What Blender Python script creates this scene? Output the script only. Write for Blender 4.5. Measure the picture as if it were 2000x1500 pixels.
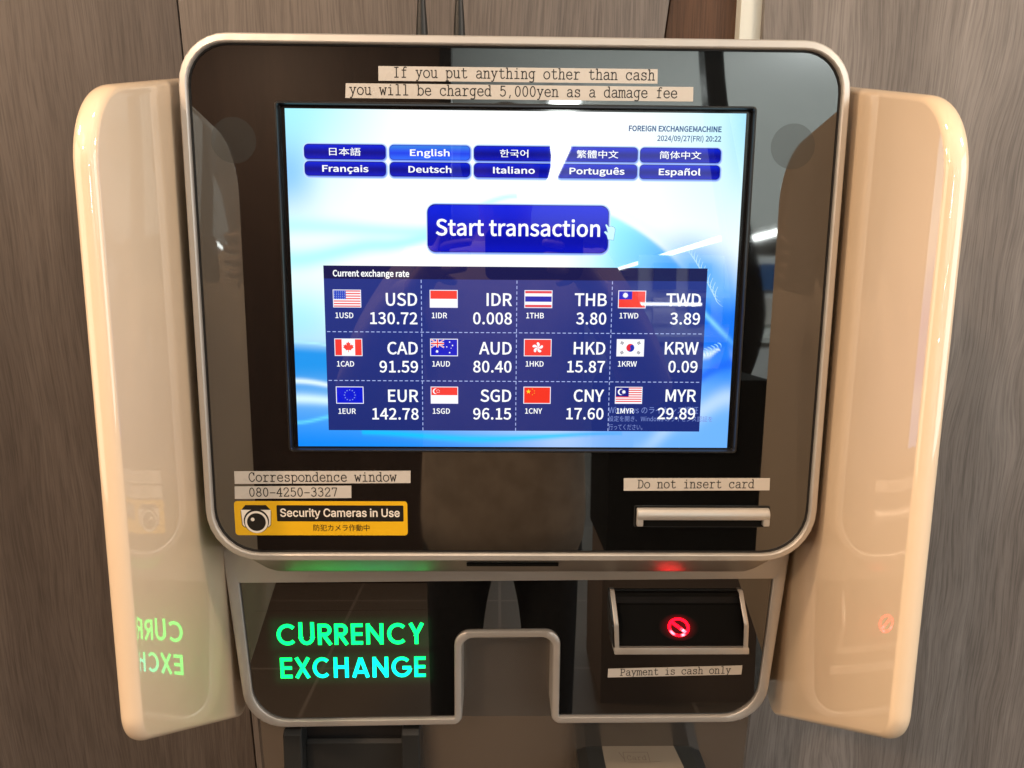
import bpy, bmesh, math, random, json
from mathutils import Matrix, Vector, geometry, noise

for _o in list(bpy.data.objects):
    bpy.data.objects.remove(_o, do_unlink=True)
SC = bpy.context.scene
COL = SC.collection
random.seed(4)

# ------------------------------------------------------------------ machine frame of reference
# panel coordinates: u right, v up along the front panel, w out of it; origin = centre of the screen
TILT = math.radians(4.1)
ORIGIN = Vector((0, 0, 1.25))
U = Vector((1, 0, 0))
V = Vector((0, math.sin(TILT), math.cos(TILT)))
N = Vector((0, -math.cos(TILT), math.sin(TILT)))
PANEL = Matrix(((U.x, V.x, N.x, ORIGIN.x), (U.y, V.y, N.y, ORIGIN.y), (U.z, V.z, N.z, ORIGIN.z), (0, 0, 0, 1)))

# ------------------------------------------------------------------ camera
F = 1502.0
CAMP = Vector((-0.0129, 0.0272, 0.5893))
cam_d = bpy.data.cameras.new('camera')
cam = bpy.data.objects.new('camera', cam_d)
COL.objects.link(cam)
SC.camera = cam
cam_d.sensor_fit = 'HORIZONTAL'
cam_d.sensor_width = 36.0
cam_d.lens = 36.0 * F / 2000.0
cam_d.clip_start = 0.01
cam_d.clip_end = 200
R3 = PANEL.to_3x3()
c_r = Vector((0.99978, 0.00830, 0.01734)).normalized()
c_b = Vector((-0.01914, 0.17298, 0.98475))
c_b = (c_b - c_r * c_b.dot(c_r)).normalized()
c_u = c_b.cross(c_r)
RW, UW, BW = R3 @ c_r, R3 @ c_u, R3 @ c_b
CAMW = PANEL @ CAMP
cam.matrix_world = Matrix(((RW.x, UW.x, BW.x, CAMW.x), (RW.y, UW.y, BW.y, CAMW.y), (RW.z, UW.z, BW.z, CAMW.z), (0, 0, 0, 1)))


def at_depth(x, y, depth):
    """photo point (2000 px wide) on the vertical wall plane world y = depth"""
    d = RW * ((x - 1000) / F) - UW * ((y - 750) / F) - BW
    t = (depth - CAMW.y) / d.y
    return CAMW + d * t


# ------------------------------------------------------------------ world, lights, exposure
w_ = bpy.data.worlds.new('World')
SC.world = w_
w_.use_nodes = True
w_.node_tree.nodes['Background'].inputs[0].default_value = (0.80, 0.90, 1.0, 1)
w_.node_tree.nodes['Background'].inputs[1].default_value = 0.10


def area(name, loc, target, size, power, col, size_y=None, spread=math.pi):
    l = bpy.data.lights.new(name, 'AREA')
    l.energy = power
    l.color = col
    l.size = size
    l.spread = spread
    if size_y:
        l.shape = 'RECTANGLE'
        l.size_y = size_y
    o = bpy.data.objects.new(name, l)
    o.location = loc
    o.rotation_euler = (Vector(target) - Vector(loc)).to_track_quat('-Z', 'Y').to_euler()
    COL.objects.link(o)
    return o


area('warm_downlight_and_fill', (-1.15, -0.45, 2.15), (0.25, -0.08, 1.15), 0.16, 8.5, (1.0, 0.71, 0.46))
area('warm_downlight_and_fill', (1.15, -0.50, 2.15), (-0.25, -0.08, 1.15), 0.16, 8.0, (1.0, 0.72, 0.47))
area('warm_downlight_and_fill', (-0.95, -1.25, 2.50), (0.20, 0.0, 1.1), 0.45, 2.0, (1.0, 0.72, 0.48))
area('warm_downlight_and_fill', (-0.10, -0.38, 2.50), (0.0, -1.0, 0.7), 0.16, 9.0, (1.0, 0.74, 0.50), None, math.radians(75))  # added fill, unseen: brightens the front of the person's fleece
area('warm_downlight_and_fill', (-1.1, -1.75, 2.45), (-1.1, -1.9, 0), 0.16, 34.0, (1.0, 0.66, 0.42))  # added fill, unseen: brightens the wood partition for its reflection
area('added_side_fill', (-2.3, -1.15, 1.45), (0.25, 0.0, 1.1), 1.8, 23.0, (1.0, 0.80, 0.60), 1.9)  # added soft fill from the left for the right wing, no lamp known there
area('added_overhead_fill', (0.0, -1.6, 2.57), (0.0, -1.6, 0), 3.6, 12.0, (1.0, 0.87, 0.74), 2.0)  # added broad fill from above to soften the shading
area('store_light', (2.5, -1.30, 1.6), (0.5, 0.2, 1.0), 1.8, 31.0, (0.96, 0.96, 0.96), 1.9)
area('added_counter_fill', (1.9, -3.4, 2.5), (1.9, -5.2, 0.9), 0.6, 60.0, (0.90, 0.97, 1.0))  # added fill that brightens the reflected counter
area('added_ceiling_fill', (3.0, -8.0, 1.9), (3.0, -8.0, 5), 6.0, 340.0, (0.86, 0.96, 0.94), 11.0)  # added fill aimed upwards to brighten the ceiling seen in the glass

SC.view_settings.view_transform = 'Standard'
SC.view_settings.look = 'None'
SC.view_settings.exposure = 0.16
SC.view_settings.gamma = 1
SC.view_settings.use_curve_mapping = False
SC.cycles.max_bounces = 8
SC.cycles.use_denoising = True
SC.cycles.sample_clamp_indirect = 6.0

# letter outlines: advance, then polygons as x, y, x, y ... in thousandths
SANS_OUTLINES = {
    '(': (118, [[84, -69, 103, -60, 70, 21, 59, 109, 70, 197, 103, 277, 84, 286, 46, 204, 32, 109, 46, 14]]),
    ')': (118, [[35, -69, 72, 14, 86, 109, 72, 204, 35, 286, 15, 277, 49, 197, 60, 109, 49, 21, 15, -60]]),
    '.': (97, [[49, -5, 65, 2, 72, 20, 65, 37, 49, 44, 32, 37, 26, 20, 32, 2]]),
    '/': (137, [[4, -63, 27, -63, 132, 278, 109, 278]]),
    '0': (194, [[97, -5, 140, 10, 167, 55, 177, 129, 167, 203, 140, 247, 97, 261, 55, 247, 27, 203, 18, 129, 27, 55, 55, 10], [97, 21, 72, 33, 55, 68, 48, 129, 55, 190, 72, 225, 97, 236, 123, 225, 140, 190, 146, 129, 140, 68, 123, 33]]),
    '1': (194, [[31, 0, 172, 0, 172, 27, 120, 27, 120, 257, 96, 257, 72, 246, 42, 238, 42, 218, 88, 218, 88, 27, 31, 27]]),
    '2': (194, [[15, 0, 177, 0, 177, 28, 106, 28, 64, 25, 117, 81, 152, 134, 165, 186, 155, 226, 129, 252, 90, 261, 47, 251, 14, 224, 33, 206, 57, 227, 86, 235, 112, 229, 128, 211, 133, 185, 120, 138, 82, 83, 15, 19]]),
    '3': (194, [[92, -5, 134, 4, 163, 29, 175, 69, 167, 100, 148, 121, 120, 134, 120, 136, 153, 158, 166, 197, 156, 232, 130, 254, 91, 261, 52, 253, 20, 231, 37, 210, 61, 228, 90, 235, 122, 224, 133, 195, 127, 170, 104, 152, 62, 146, 62, 121, 109, 115, 135, 97, 142, 70, 135, 44, 117, 28, 90, 22, 53, 31, 27, 51, 10, 31, 42, 6]]),
    '4': (194, [[119, 0, 149, 0, 149, 71, 183, 71, 183, 96, 149, 96, 149, 257, 114, 257, 7, 92, 7, 71, 119, 71], [119, 96, 40, 96, 99, 184, 119, 222, 121, 222, 119, 175]]),
    '5': (194, [[92, -5, 133, 6, 164, 36, 176, 83, 165, 130, 137, 157, 98, 165, 78, 163, 60, 155, 67, 229, 163, 229, 163, 257, 39, 257, 30, 137, 47, 126, 68, 137, 90, 141, 118, 134, 137, 114, 143, 83, 136, 50, 116, 29, 89, 22, 51, 31, 26, 50, 9, 29, 42, 6]]),
    '6': (194, [[105, -5, 142, 6, 169, 35, 179, 79, 170, 124, 146, 150, 108, 159, 77, 151, 50, 129, 60, 191, 83, 225, 116, 235, 138, 230, 157, 215, 175, 235, 149, 254, 114, 261, 68, 248, 33, 203, 20, 123, 31, 52, 61, 10], [50, 103, 77, 128, 103, 136, 128, 129, 144, 109, 149, 79, 143, 48, 128, 28, 105, 21, 78, 30, 59, 58]]),
    '7': (194, [[69, 0, 103, 0, 111, 89, 133, 164, 178, 237, 178, 257, 17, 257, 17, 229, 142, 229, 102, 160, 79, 87]]),
    '8': (194, [[98, -5, 140, 4, 168, 28, 178, 62, 165, 104, 135, 129, 135, 131, 158, 156, 169, 193, 161, 228, 136, 252, 99, 261, 63, 252, 38, 230, 28, 195, 39, 161, 63, 136, 63, 135, 31, 107, 16, 64, 27, 28, 56, 4], [116, 139, 87, 152, 66, 170, 57, 195, 69, 225, 98, 237, 130, 224, 142, 191, 135, 164], [98, 19, 71, 25, 52, 42, 44, 67, 54, 100, 80, 125, 114, 110, 138, 91, 148, 63, 134, 31]]),
    '9': (194, [[82, -5, 128, 10, 162, 56, 175, 139, 164, 207, 133, 248, 89, 261, 52, 251, 26, 222, 15, 178, 24, 133, 49, 106, 86, 97, 118, 106, 145, 129, 135, 66, 112, 32, 81, 22, 57, 27, 38, 42, 20, 22, 46, 3], [145, 155, 118, 129, 91, 121, 66, 128, 51, 148, 46, 178, 51, 209, 67, 229, 89, 236, 117, 227, 136, 200]]),
    ':': (97, [[49, 137, 65, 143, 72, 161, 65, 179, 49, 186, 32, 179, 26, 161, 32, 143], [49, -5, 65, 2, 72, 20, 65, 37, 49, 44, 32, 37, 26, 20, 32, 2]]),
    'A': (213, [[1, 0, 34, 0, 59, 78, 153, 78, 177, 0, 211, 0, 124, 257, 88, 257], [67, 104, 79, 144, 105, 230, 106, 230, 132, 144, 145, 104]]),
    'B': (230, [[35, 0, 117, 0, 168, 8, 202, 33, 214, 75, 208, 105, 189, 126, 162, 137, 162, 138, 190, 159, 200, 194, 188, 230, 157, 250, 111, 257, 35, 257], [68, 148, 68, 231, 107, 231, 141, 227, 161, 214, 168, 190, 161, 167, 141, 153, 106, 148], [68, 26, 68, 123, 112, 123, 151, 118, 174, 102, 182, 76, 174, 48, 150, 31, 112, 26]]),
    'C': (223, [[132, -5, 176, 5, 211, 32, 193, 53, 166, 32, 133, 24, 91, 37, 63, 73, 54, 129, 64, 185, 92, 220, 134, 233, 164, 226, 187, 209, 204, 230, 175, 252, 134, 261, 76, 245, 35, 200, 20, 128, 35, 57, 75, 11]]),
    'D': (241, [[35, 0, 101, 0, 166, 15, 206, 60, 220, 129, 206, 199, 166, 242, 99, 257, 35, 257], [68, 27, 68, 230, 97, 230, 147, 219, 177, 184, 187, 129, 177, 74, 147, 39, 97, 27]]),
    'E': (206, [[35, 0, 187, 0, 187, 28, 68, 28, 68, 121, 165, 121, 165, 149, 68, 149, 68, 229, 183, 229, 183, 257, 35, 257]]),
    'F': (193, [[35, 0, 68, 0, 68, 115, 166, 115, 166, 143, 68, 143, 68, 229, 183, 229, 183, 257, 35, 257]]),
    'G': (241, [[136, -5, 182, 4, 215, 25, 215, 133, 131, 133, 131, 106, 186, 106, 186, 39, 165, 28, 139, 24, 93, 37, 64, 73, 54, 129, 64, 185, 94, 220, 139, 233, 171, 226, 194, 209, 212, 230, 183, 251, 138, 261, 77, 245, 36, 200, 20, 128, 35, 57, 76, 11]]),
    'H': (255, [[35, 0, 68, 0, 68, 121, 187, 121, 187, 0, 220, 0, 220, 257, 187, 257, 187, 149, 68, 149, 68, 257, 35, 257]]),
    'I': (103, [[35, 0, 68, 0, 68, 257, 35, 257]]),
    'K': (226, [[35, 0, 68, 0, 68, 81, 112, 134, 189, 0, 225, 0, 132, 159, 213, 257, 176, 257, 68, 128, 68, 257, 35, 257]]),
    'M': (284, [[35, 0, 64, 0, 64, 142, 60, 218, 62, 218, 82, 159, 131, 26, 153, 26, 201, 159, 222, 218, 223, 218, 219, 142, 219, 0, 249, 0, 249, 257, 210, 257, 161, 119, 143, 66, 142, 66, 123, 119, 74, 257, 35, 257]]),
    'N': (253, [[35, 0, 66, 0, 66, 135, 62, 215, 63, 215, 91, 162, 185, 0, 218, 0, 218, 257, 187, 257, 187, 123, 192, 42, 190, 42, 162, 95, 68, 257, 35, 257]]),
    'O': (260, [[130, -5, 187, 12, 225, 58, 239, 129, 225, 200, 187, 245, 130, 261, 73, 245, 34, 200, 20, 129, 34, 58, 73, 12], [130, 24, 90, 37, 63, 73, 54, 129, 63, 185, 90, 220, 130, 233, 170, 220, 197, 185, 206, 129, 197, 73, 170, 37]]),
    'P': (222, [[35, 0, 68, 0, 68, 102, 110, 102, 160, 111, 192, 137, 204, 181, 192, 226, 159, 250, 109, 257, 35, 257], [68, 129, 68, 230, 104, 230, 142, 226, 165, 211, 172, 181, 165, 151, 143, 134, 106, 129]]),
    'R': (222, [[68, 135, 68, 230, 111, 230, 145, 226, 166, 212, 173, 185, 166, 157, 145, 140, 111, 135], [176, 0, 213, 0, 147, 112, 178, 126, 198, 150, 205, 185, 194, 227, 162, 250, 116, 257, 35, 257, 35, 0, 68, 0, 68, 109, 114, 109]]),
    'S': (209, [[106, -5, 153, 5, 183, 31, 194, 68, 187, 100, 168, 122, 141, 137, 104, 153, 75, 168, 62, 196, 75, 223, 110, 233, 142, 226, 168, 209, 185, 230, 152, 252, 110, 261, 68, 252, 39, 228, 29, 193, 37, 162, 57, 141, 81, 127, 118, 111, 148, 94, 161, 65, 154, 44, 136, 29, 107, 24, 68, 33, 36, 56, 17, 33, 56, 6]]),
    'T': (210, [[89, 0, 121, 0, 121, 229, 199, 229, 199, 257, 11, 257, 11, 229, 89, 229]]),
    'U': (252, [[126, -5, 173, 6, 206, 41, 218, 106, 218, 257, 187, 257, 187, 105, 179, 57, 157, 31, 126, 24, 96, 31, 75, 57, 67, 105, 67, 257, 34, 257, 34, 106, 47, 41, 79, 6]]),
    'W': (307, [[63, 0, 102, 0, 140, 155, 153, 213, 154, 213, 167, 155, 206, 0, 245, 0, 298, 257, 267, 257, 239, 117, 225, 34, 223, 34, 205, 117, 169, 257, 140, 257, 104, 117, 86, 34, 85, 34, 69, 117, 42, 257, 9, 257]]),
    'X': (201, [[6, 0, 40, 0, 77, 69, 98, 111, 99, 111, 121, 69, 159, 0, 195, 0, 120, 131, 190, 257, 156, 257, 121, 191, 103, 153, 102, 153, 82, 191, 47, 257, 11, 257, 81, 133]]),
    'Y': (186, [[77, 0, 109, 0, 109, 99, 186, 257, 153, 257, 120, 184, 94, 128, 92, 128, 67, 184, 34, 257, 0, 257, 77, 99]]),
    'a': (197, [[76, -5, 109, 3, 139, 23, 140, 23, 143, 0, 169, 0, 169, 117, 162, 158, 141, 185, 103, 195, 61, 187, 29, 170, 41, 148, 67, 162, 98, 168, 122, 161, 134, 144, 137, 120, 71, 107, 33, 84, 21, 49, 28, 20, 47, 2], [85, 21, 61, 28, 51, 51, 59, 73, 87, 89, 137, 99, 137, 46, 111, 28]]),
    'c': (179, [[107, -5, 140, 2, 169, 19, 155, 41, 134, 28, 110, 22, 79, 31, 59, 57, 51, 95, 59, 133, 80, 159, 111, 168, 131, 164, 149, 152, 165, 173, 142, 188, 110, 195, 64, 183, 31, 149, 18, 95, 30, 41, 62, 7]]),
    'd': (217, [[97, -5, 129, 3, 155, 22, 156, 22, 159, 0, 185, 0, 185, 279, 153, 279, 153, 206, 154, 173, 130, 189, 101, 195, 60, 183, 30, 148, 19, 95, 28, 41, 55, 7], [104, 22, 76, 31, 58, 56, 51, 95, 59, 133, 79, 159, 106, 168, 130, 163, 153, 148, 153, 48, 129, 29]]),
    'e': (194, [[109, -5, 144, 1, 172, 15, 160, 36, 138, 25, 113, 21, 81, 29, 59, 52, 50, 88, 178, 88, 179, 106, 170, 153, 145, 184, 103, 195, 62, 183, 31, 148, 18, 95, 31, 41, 63, 7], [49, 110, 59, 142, 79, 163, 104, 169, 129, 163, 146, 143, 151, 110]]),
    'g': (197, [[96, -88, 147, -78, 181, -54, 193, -22, 185, 4, 163, 19, 126, 23, 89, 23, 63, 29, 56, 44, 59, 57, 68, 67, 96, 60, 131, 68, 156, 91, 166, 126, 161, 149, 150, 166, 189, 166, 189, 190, 123, 190, 96, 195, 61, 187, 35, 163, 25, 127, 33, 97, 50, 76, 50, 75, 35, 60, 29, 39, 34, 20, 46, 8, 46, 6, 25, -13, 18, -37, 28, -64, 55, -82], [96, 82, 68, 94, 56, 127, 68, 160, 96, 172, 125, 160, 137, 127, 125, 94], [101, -65, 60, -56, 46, -32, 50, -16, 65, 0, 90, -3, 123, -3, 151, -8, 161, -27, 145, -54]]),
    'h': (213, [[32, 0, 64, 0, 64, 138, 90, 160, 116, 167, 137, 162, 149, 145, 152, 116, 152, 0, 184, 0, 184, 120, 178, 161, 159, 186, 126, 195, 91, 186, 63, 163, 64, 202, 64, 279, 32, 279]]),
    'i': (96, [[32, 0, 64, 0, 64, 190, 32, 190], [48, 229, 64, 235, 70, 251, 64, 266, 48, 271, 33, 266, 27, 251, 33, 235]]),
    'l': (99, [[66, -5, 84, -2, 80, 23, 73, 22, 67, 25, 64, 36, 64, 279, 32, 279, 32, 38, 40, 7]]),
    'n': (214, [[32, 0, 64, 0, 64, 138, 90, 160, 116, 167, 137, 162, 149, 145, 152, 116, 152, 0, 184, 0, 184, 120, 178, 161, 159, 186, 126, 195, 91, 186, 62, 162, 58, 190, 32, 190]]),
    'o': (212, [[106, -5, 150, 7, 182, 41, 194, 95, 182, 149, 150, 183, 106, 195, 63, 183, 31, 149, 18, 95, 31, 41, 63, 7], [106, 22, 77, 31, 58, 57, 51, 95, 58, 133, 77, 159, 106, 168, 135, 159, 154, 133, 161, 95, 154, 57, 135, 31]]),
    'p': (217, [[32, -80, 64, -80, 64, -16, 63, 18, 90, 1, 116, -5, 157, 8, 187, 42, 199, 98, 190, 149, 164, 183, 123, 195, 91, 187, 62, 168, 58, 190, 32, 190], [111, 22, 89, 27, 64, 42, 64, 142, 91, 161, 115, 168, 144, 159, 160, 135, 165, 98, 158, 57, 139, 31]]),
    'r': (136, [[32, 0, 64, 0, 64, 122, 87, 156, 112, 166, 131, 163, 137, 191, 116, 195, 86, 184, 62, 155, 58, 190, 32, 190]]),
    's': (164, [[82, -5, 120, 3, 143, 24, 151, 52, 142, 81, 120, 98, 93, 110, 65, 122, 52, 143, 61, 162, 88, 170, 111, 165, 131, 153, 146, 173, 120, 189, 87, 195, 52, 188, 29, 168, 22, 141, 30, 115, 51, 97, 77, 86, 107, 72, 120, 50, 111, 29, 83, 20, 53, 27, 27, 43, 11, 22, 43, 3]]),
    't': (132, [[92, -5, 127, 2, 121, 27, 99, 21, 76, 31, 70, 58, 70, 164, 121, 164, 121, 190, 70, 190, 70, 244, 43, 244, 40, 190, 9, 188, 9, 164, 38, 164, 38, 59, 43, 25, 60, 3]]),
    'u': (213, [[88, -5, 122, 5, 151, 30, 152, 30, 154, 0, 181, 0, 181, 190, 149, 190, 149, 55, 124, 31, 97, 23, 77, 28, 65, 45, 62, 74, 62, 190, 29, 190, 29, 70, 36, 29, 55, 4]]),
    'w': (281, [[62, 0, 99, 0, 126, 102, 139, 157, 141, 157, 154, 103, 181, 0, 220, 0, 272, 190, 241, 190, 213, 80, 202, 27, 200, 27, 187, 80, 157, 190, 126, 190, 96, 80, 83, 27, 82, 27, 70, 80, 42, 190, 9, 190]]),
    'x': (174, [[5, 0, 39, 0, 64, 44, 84, 78, 85, 78, 106, 44, 134, 0, 169, 0, 106, 96, 164, 190, 131, 190, 107, 148, 91, 117, 89, 117, 70, 148, 45, 190, 10, 190, 68, 99]]),
    'ç': (179, [[70, -89, 118, -78, 134, -53, 127, -34, 106, -25, 115, -4, 144, 3, 169, 19, 155, 41, 134, 28, 110, 22, 79, 31, 59, 57, 51, 95, 59, 133, 80, 159, 111, 168, 131, 164, 149, 152, 165, 173, 142, 188, 110, 195, 64, 183, 31, 149, 18, 95, 28, 45, 55, 12, 95, -4, 80, -34, 103, -41, 110, -53, 101, -66, 67, -72]]),
    'ê': (194, [[109, -5, 144, 1, 172, 15, 160, 36, 138, 25, 113, 21, 81, 29, 59, 52, 50, 88, 178, 88, 179, 106, 170, 153, 145, 184, 103, 195, 62, 183, 31, 148, 18, 95, 31, 41, 63, 7], [49, 110, 59, 142, 79, 163, 104, 169, 129, 163, 146, 143, 151, 110], [43, 235, 56, 222, 102, 266, 104, 266, 150, 222, 164, 235, 119, 290, 87, 290]]),
    'ñ': (214, [[32, 0, 64, 0, 64, 138, 90, 160, 116, 167, 137, 162, 149, 145, 152, 116, 152, 0, 184, 0, 184, 120, 178, 161, 159, 186, 126, 195, 91, 186, 62, 162, 58, 190, 32, 190], [144, 226, 165, 233, 178, 252, 183, 279, 161, 280, 156, 258, 144, 249, 119, 266, 87, 282, 65, 275, 52, 256, 48, 229, 69, 228, 74, 250, 87, 259, 112, 242]]),
    '、': (350, [[96, -20, 119, 1, 81, 42, 41, 78, 18, 58, 58, 22]]),
    '。': (350, [[68, 85, 41, 78, 22, 59, 15, 32, 22, 5, 41, -14, 68, -21, 95, -14, 114, 5, 121, 32, 114, 59, 95, 78], [68, -4, 43, 7, 33, 32, 43, 57, 68, 68, 93, 57, 104, 32, 93, 7]]),
    'い': (350, [[78, 244, 44, 245, 47, 214, 50, 120, 67, 48, 93, 9, 125, -3, 148, 4, 170, 30, 191, 77, 169, 102, 150, 53, 125, 30, 103, 42, 87, 76, 78, 127, 75, 210], [261, 235, 233, 225, 274, 145, 294, 49, 322, 61, 301, 155]]),
    'き': (350, [[107, 93, 79, 98, 70, 75, 66, 48, 79, 12, 115, -10, 173, -17, 255, -11, 256, 17, 217, 12, 173, 10, 128, 15, 101, 29, 92, 53, 96, 74], [176, 244, 178, 236, 124, 235, 63, 240, 64, 214, 185, 212, 194, 185, 201, 166, 134, 164, 56, 168, 57, 142, 139, 139, 211, 143, 239, 92, 186, 98, 184, 77, 261, 65, 275, 87, 262, 102, 237, 145, 301, 158, 297, 184, 227, 169, 218, 190, 211, 214, 280, 228, 276, 254, 204, 238, 196, 279, 166, 276]]),
    'く': (350, [[246, 258, 221, 282, 201, 258, 97, 170, 75, 146, 74, 125, 95, 100, 205, 3, 229, -23, 254, 0, 187, 61, 123, 113, 108, 129, 108, 141, 122, 156, 222, 238]]),
    'さ': (350, [[109, 109, 82, 116, 70, 86, 65, 57, 78, 18, 116, -7, 174, -15, 225, -12, 264, -7, 265, 21, 224, 14, 175, 12, 131, 18, 103, 33, 93, 61, 97, 85], [55, 221, 56, 193, 135, 189, 203, 192, 224, 149, 245, 112, 187, 118, 185, 94, 270, 85, 284, 104, 269, 123, 248, 156, 229, 195, 302, 209, 299, 237, 221, 220, 204, 279, 175, 276, 183, 248, 194, 217, 130, 215]]),
    'だ': (350, [[178, 164, 178, 138, 243, 141, 301, 137, 302, 164, 242, 167], [185, 79, 159, 81, 153, 40, 163, 11, 192, -6, 239, -12, 306, -7, 307, 22, 239, 15, 202, 19, 184, 32, 180, 47], [264, 260, 246, 252, 274, 203, 293, 211], [303, 274, 285, 266, 314, 217, 333, 226], [67, 212, 25, 215, 26, 187, 67, 186, 99, 187, 90, 150, 63, 66, 31, -7, 62, -18, 91, 58, 116, 143, 127, 190, 200, 202, 200, 229, 133, 217, 138, 243, 145, 270, 111, 273, 110, 244, 105, 214]]),
    'っ': (350, [[56, 140, 68, 111, 131, 135, 210, 152, 242, 145, 262, 127, 270, 100, 250, 54, 198, 28, 127, 19, 139, -8, 222, 8, 278, 43, 298, 99, 287, 141, 257, 168, 213, 177, 145, 166, 89, 148]]),
    'て': (350, [[30, 232, 33, 202, 115, 214, 197, 223, 166, 196, 142, 155, 132, 104, 154, 40, 206, 3, 271, -11, 281, 18, 224, 28, 179, 57, 160, 111, 170, 154, 197, 195, 240, 221, 274, 226, 309, 227, 309, 255, 214, 249, 61, 234]]),
    'の': (350, [[167, 225, 147, 130, 120, 67, 94, 48, 78, 54, 64, 75, 58, 111, 71, 160, 109, 202], [196, 225, 246, 208, 278, 172, 289, 124, 276, 72, 243, 37, 200, 20, 170, 15, 187, -11, 258, 12, 302, 58, 318, 123, 301, 188, 255, 234, 184, 251, 106, 231, 51, 180, 31, 109, 40, 59, 63, 27, 93, 15, 124, 28, 151, 64, 175, 124]]),
    'を': (350, [[309, 154, 297, 181, 269, 167, 205, 139, 188, 162, 158, 170, 133, 167, 110, 157, 141, 211, 257, 221, 258, 247, 151, 236, 161, 277, 132, 279, 124, 236, 100, 235, 41, 239, 41, 213, 99, 211, 114, 211, 85, 163, 33, 104, 57, 86, 89, 123, 117, 141, 149, 148, 170, 143, 181, 126, 141, 103, 111, 74, 98, 38, 111, 5, 143, -11, 189, -16, 285, -9, 285, 19, 190, 10, 157, 12, 135, 21, 126, 42, 142, 73, 182, 100, 181, 46, 208, 46, 207, 113, 278, 143]]),
    'イ': (350, [[30, 126, 44, 99, 115, 125, 178, 156, 178, 27, 175, -11, 210, -11, 208, 27, 208, 174, 258, 212, 302, 252, 279, 274, 235, 231, 183, 192, 115, 156]]),
    'カ': (350, [[299, 203, 280, 213, 257, 211, 174, 211, 176, 247, 178, 276, 145, 276, 147, 246, 146, 211, 84, 211, 44, 213, 44, 183, 85, 185, 144, 185, 129, 121, 106, 73, 74, 37, 38, 11, 64, -9, 115, 36, 151, 99, 171, 185, 269, 185, 265, 105, 251, 34, 244, 25, 231, 23, 179, 27, 182, -2, 239, -5, 262, 0, 276, 16, 292, 101, 298, 186]]),
    'ス': (350, [[280, 234, 262, 248, 236, 245, 101, 245, 65, 247, 65, 215, 101, 217, 237, 217, 214, 168, 179, 120, 115, 61, 35, 16, 57, -8, 131, 37, 194, 95, 247, 42, 290, -9, 315, 12, 269, 62, 213, 116, 246, 168, 271, 219]]),
    'セ': (350, [[310, 201, 290, 217, 271, 211, 136, 184, 136, 238, 138, 271, 105, 271, 107, 238, 107, 179, 21, 164, 26, 134, 107, 151, 107, 45, 113, 16, 135, -1, 184, -6, 294, 1, 296, 31, 243, 23, 186, 21, 154, 24, 139, 34, 136, 53, 136, 157, 268, 183, 243, 143, 206, 100, 230, 85, 270, 136, 302, 187]]),
    'メ': (350, [[98, 214, 80, 192, 179, 121, 119, 61, 40, 11, 64, -11, 143, 43, 201, 102, 244, 63, 284, 22, 306, 46, 220, 126, 250, 179, 272, 229, 284, 255, 251, 266, 244, 240, 225, 193, 197, 145]]),
    'ラ': (350, [[81, 261, 81, 232, 112, 233, 250, 233, 282, 232, 282, 261, 250, 259, 112, 259], [307, 168, 287, 181, 268, 178, 84, 178, 49, 180, 49, 151, 84, 152, 270, 152, 254, 112, 228, 75, 174, 35, 105, 11, 126, -14, 192, 12, 252, 59, 283, 106, 303, 158]]),
    'ン': (350, [[79, 257, 60, 235, 106, 199, 147, 162, 169, 184], [49, 22, 68, -7, 145, 16, 206, 48, 275, 106, 323, 172, 306, 202, 261, 134, 189, 73, 130, 43]]),
    '中': (350, [[160, 294, 160, 231, 34, 231, 34, 65, 60, 65, 60, 87, 160, 87, 160, -28, 188, -28, 188, 87, 289, 87, 289, 67, 316, 67, 316, 231, 188, 231, 188, 294], [60, 113, 60, 206, 160, 206, 160, 113], [289, 113, 188, 113, 188, 206, 289, 206]]),
    '体': (350, [[88, 293, 54, 216, 11, 153, 26, 127, 56, 168, 56, -27, 81, -27, 81, 212, 112, 286], [146, 61, 146, 37, 203, 37, 203, -26, 229, -26, 229, 37, 285, 37, 285, 61, 229, 61, 229, 182, 269, 96, 321, 29, 341, 50, 287, 113, 246, 198, 334, 198, 334, 223, 229, 223, 229, 293, 203, 293, 203, 223, 104, 223, 104, 198, 188, 198, 145, 112, 91, 48, 110, 28, 162, 94, 203, 181, 203, 61]]),
    '作': (350, [[184, 290, 151, 215, 107, 155, 127, 137, 153, 170, 177, 210, 201, 210, 201, -28, 228, -28, 228, 57, 333, 57, 333, 82, 228, 82, 228, 136, 329, 136, 329, 160, 228, 160, 228, 210, 337, 210, 337, 236, 190, 236, 209, 283], [100, 293, 62, 216, 13, 153, 28, 127, 63, 168, 63, -27, 89, -27, 89, 210, 125, 285]]),
    '動': (350, [[229, 290, 229, 212, 187, 212, 187, 188, 228, 188, 217, 96, 185, 23, 185, 25, 115, 17, 115, 45, 184, 45, 184, 65, 115, 65, 115, 87, 183, 87, 183, 192, 115, 192, 115, 214, 190, 214, 190, 234, 115, 234, 115, 260, 183, 270, 171, 291, 100, 280, 19, 273, 25, 254, 91, 258, 91, 234, 15, 234, 15, 214, 91, 214, 91, 192, 25, 192, 25, 87, 91, 87, 91, 65, 24, 65, 24, 45, 91, 45, 91, 15, 15, 8, 18, -15, 166, 1, 151, -11, 170, -30, 219, 27, 244, 100, 253, 188, 303, 188, 296, 52, 287, 3, 275, -2, 235, -1, 243, -26, 286, -26, 299, -22, 309, -13, 322, 43, 328, 199, 328, 212, 254, 212, 255, 290], [47, 131, 91, 131, 91, 105, 47, 105], [115, 131, 161, 131, 161, 105, 115, 105], [47, 173, 91, 173, 91, 148, 47, 148], [115, 173, 161, 173, 161, 148, 115, 148]]),
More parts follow.
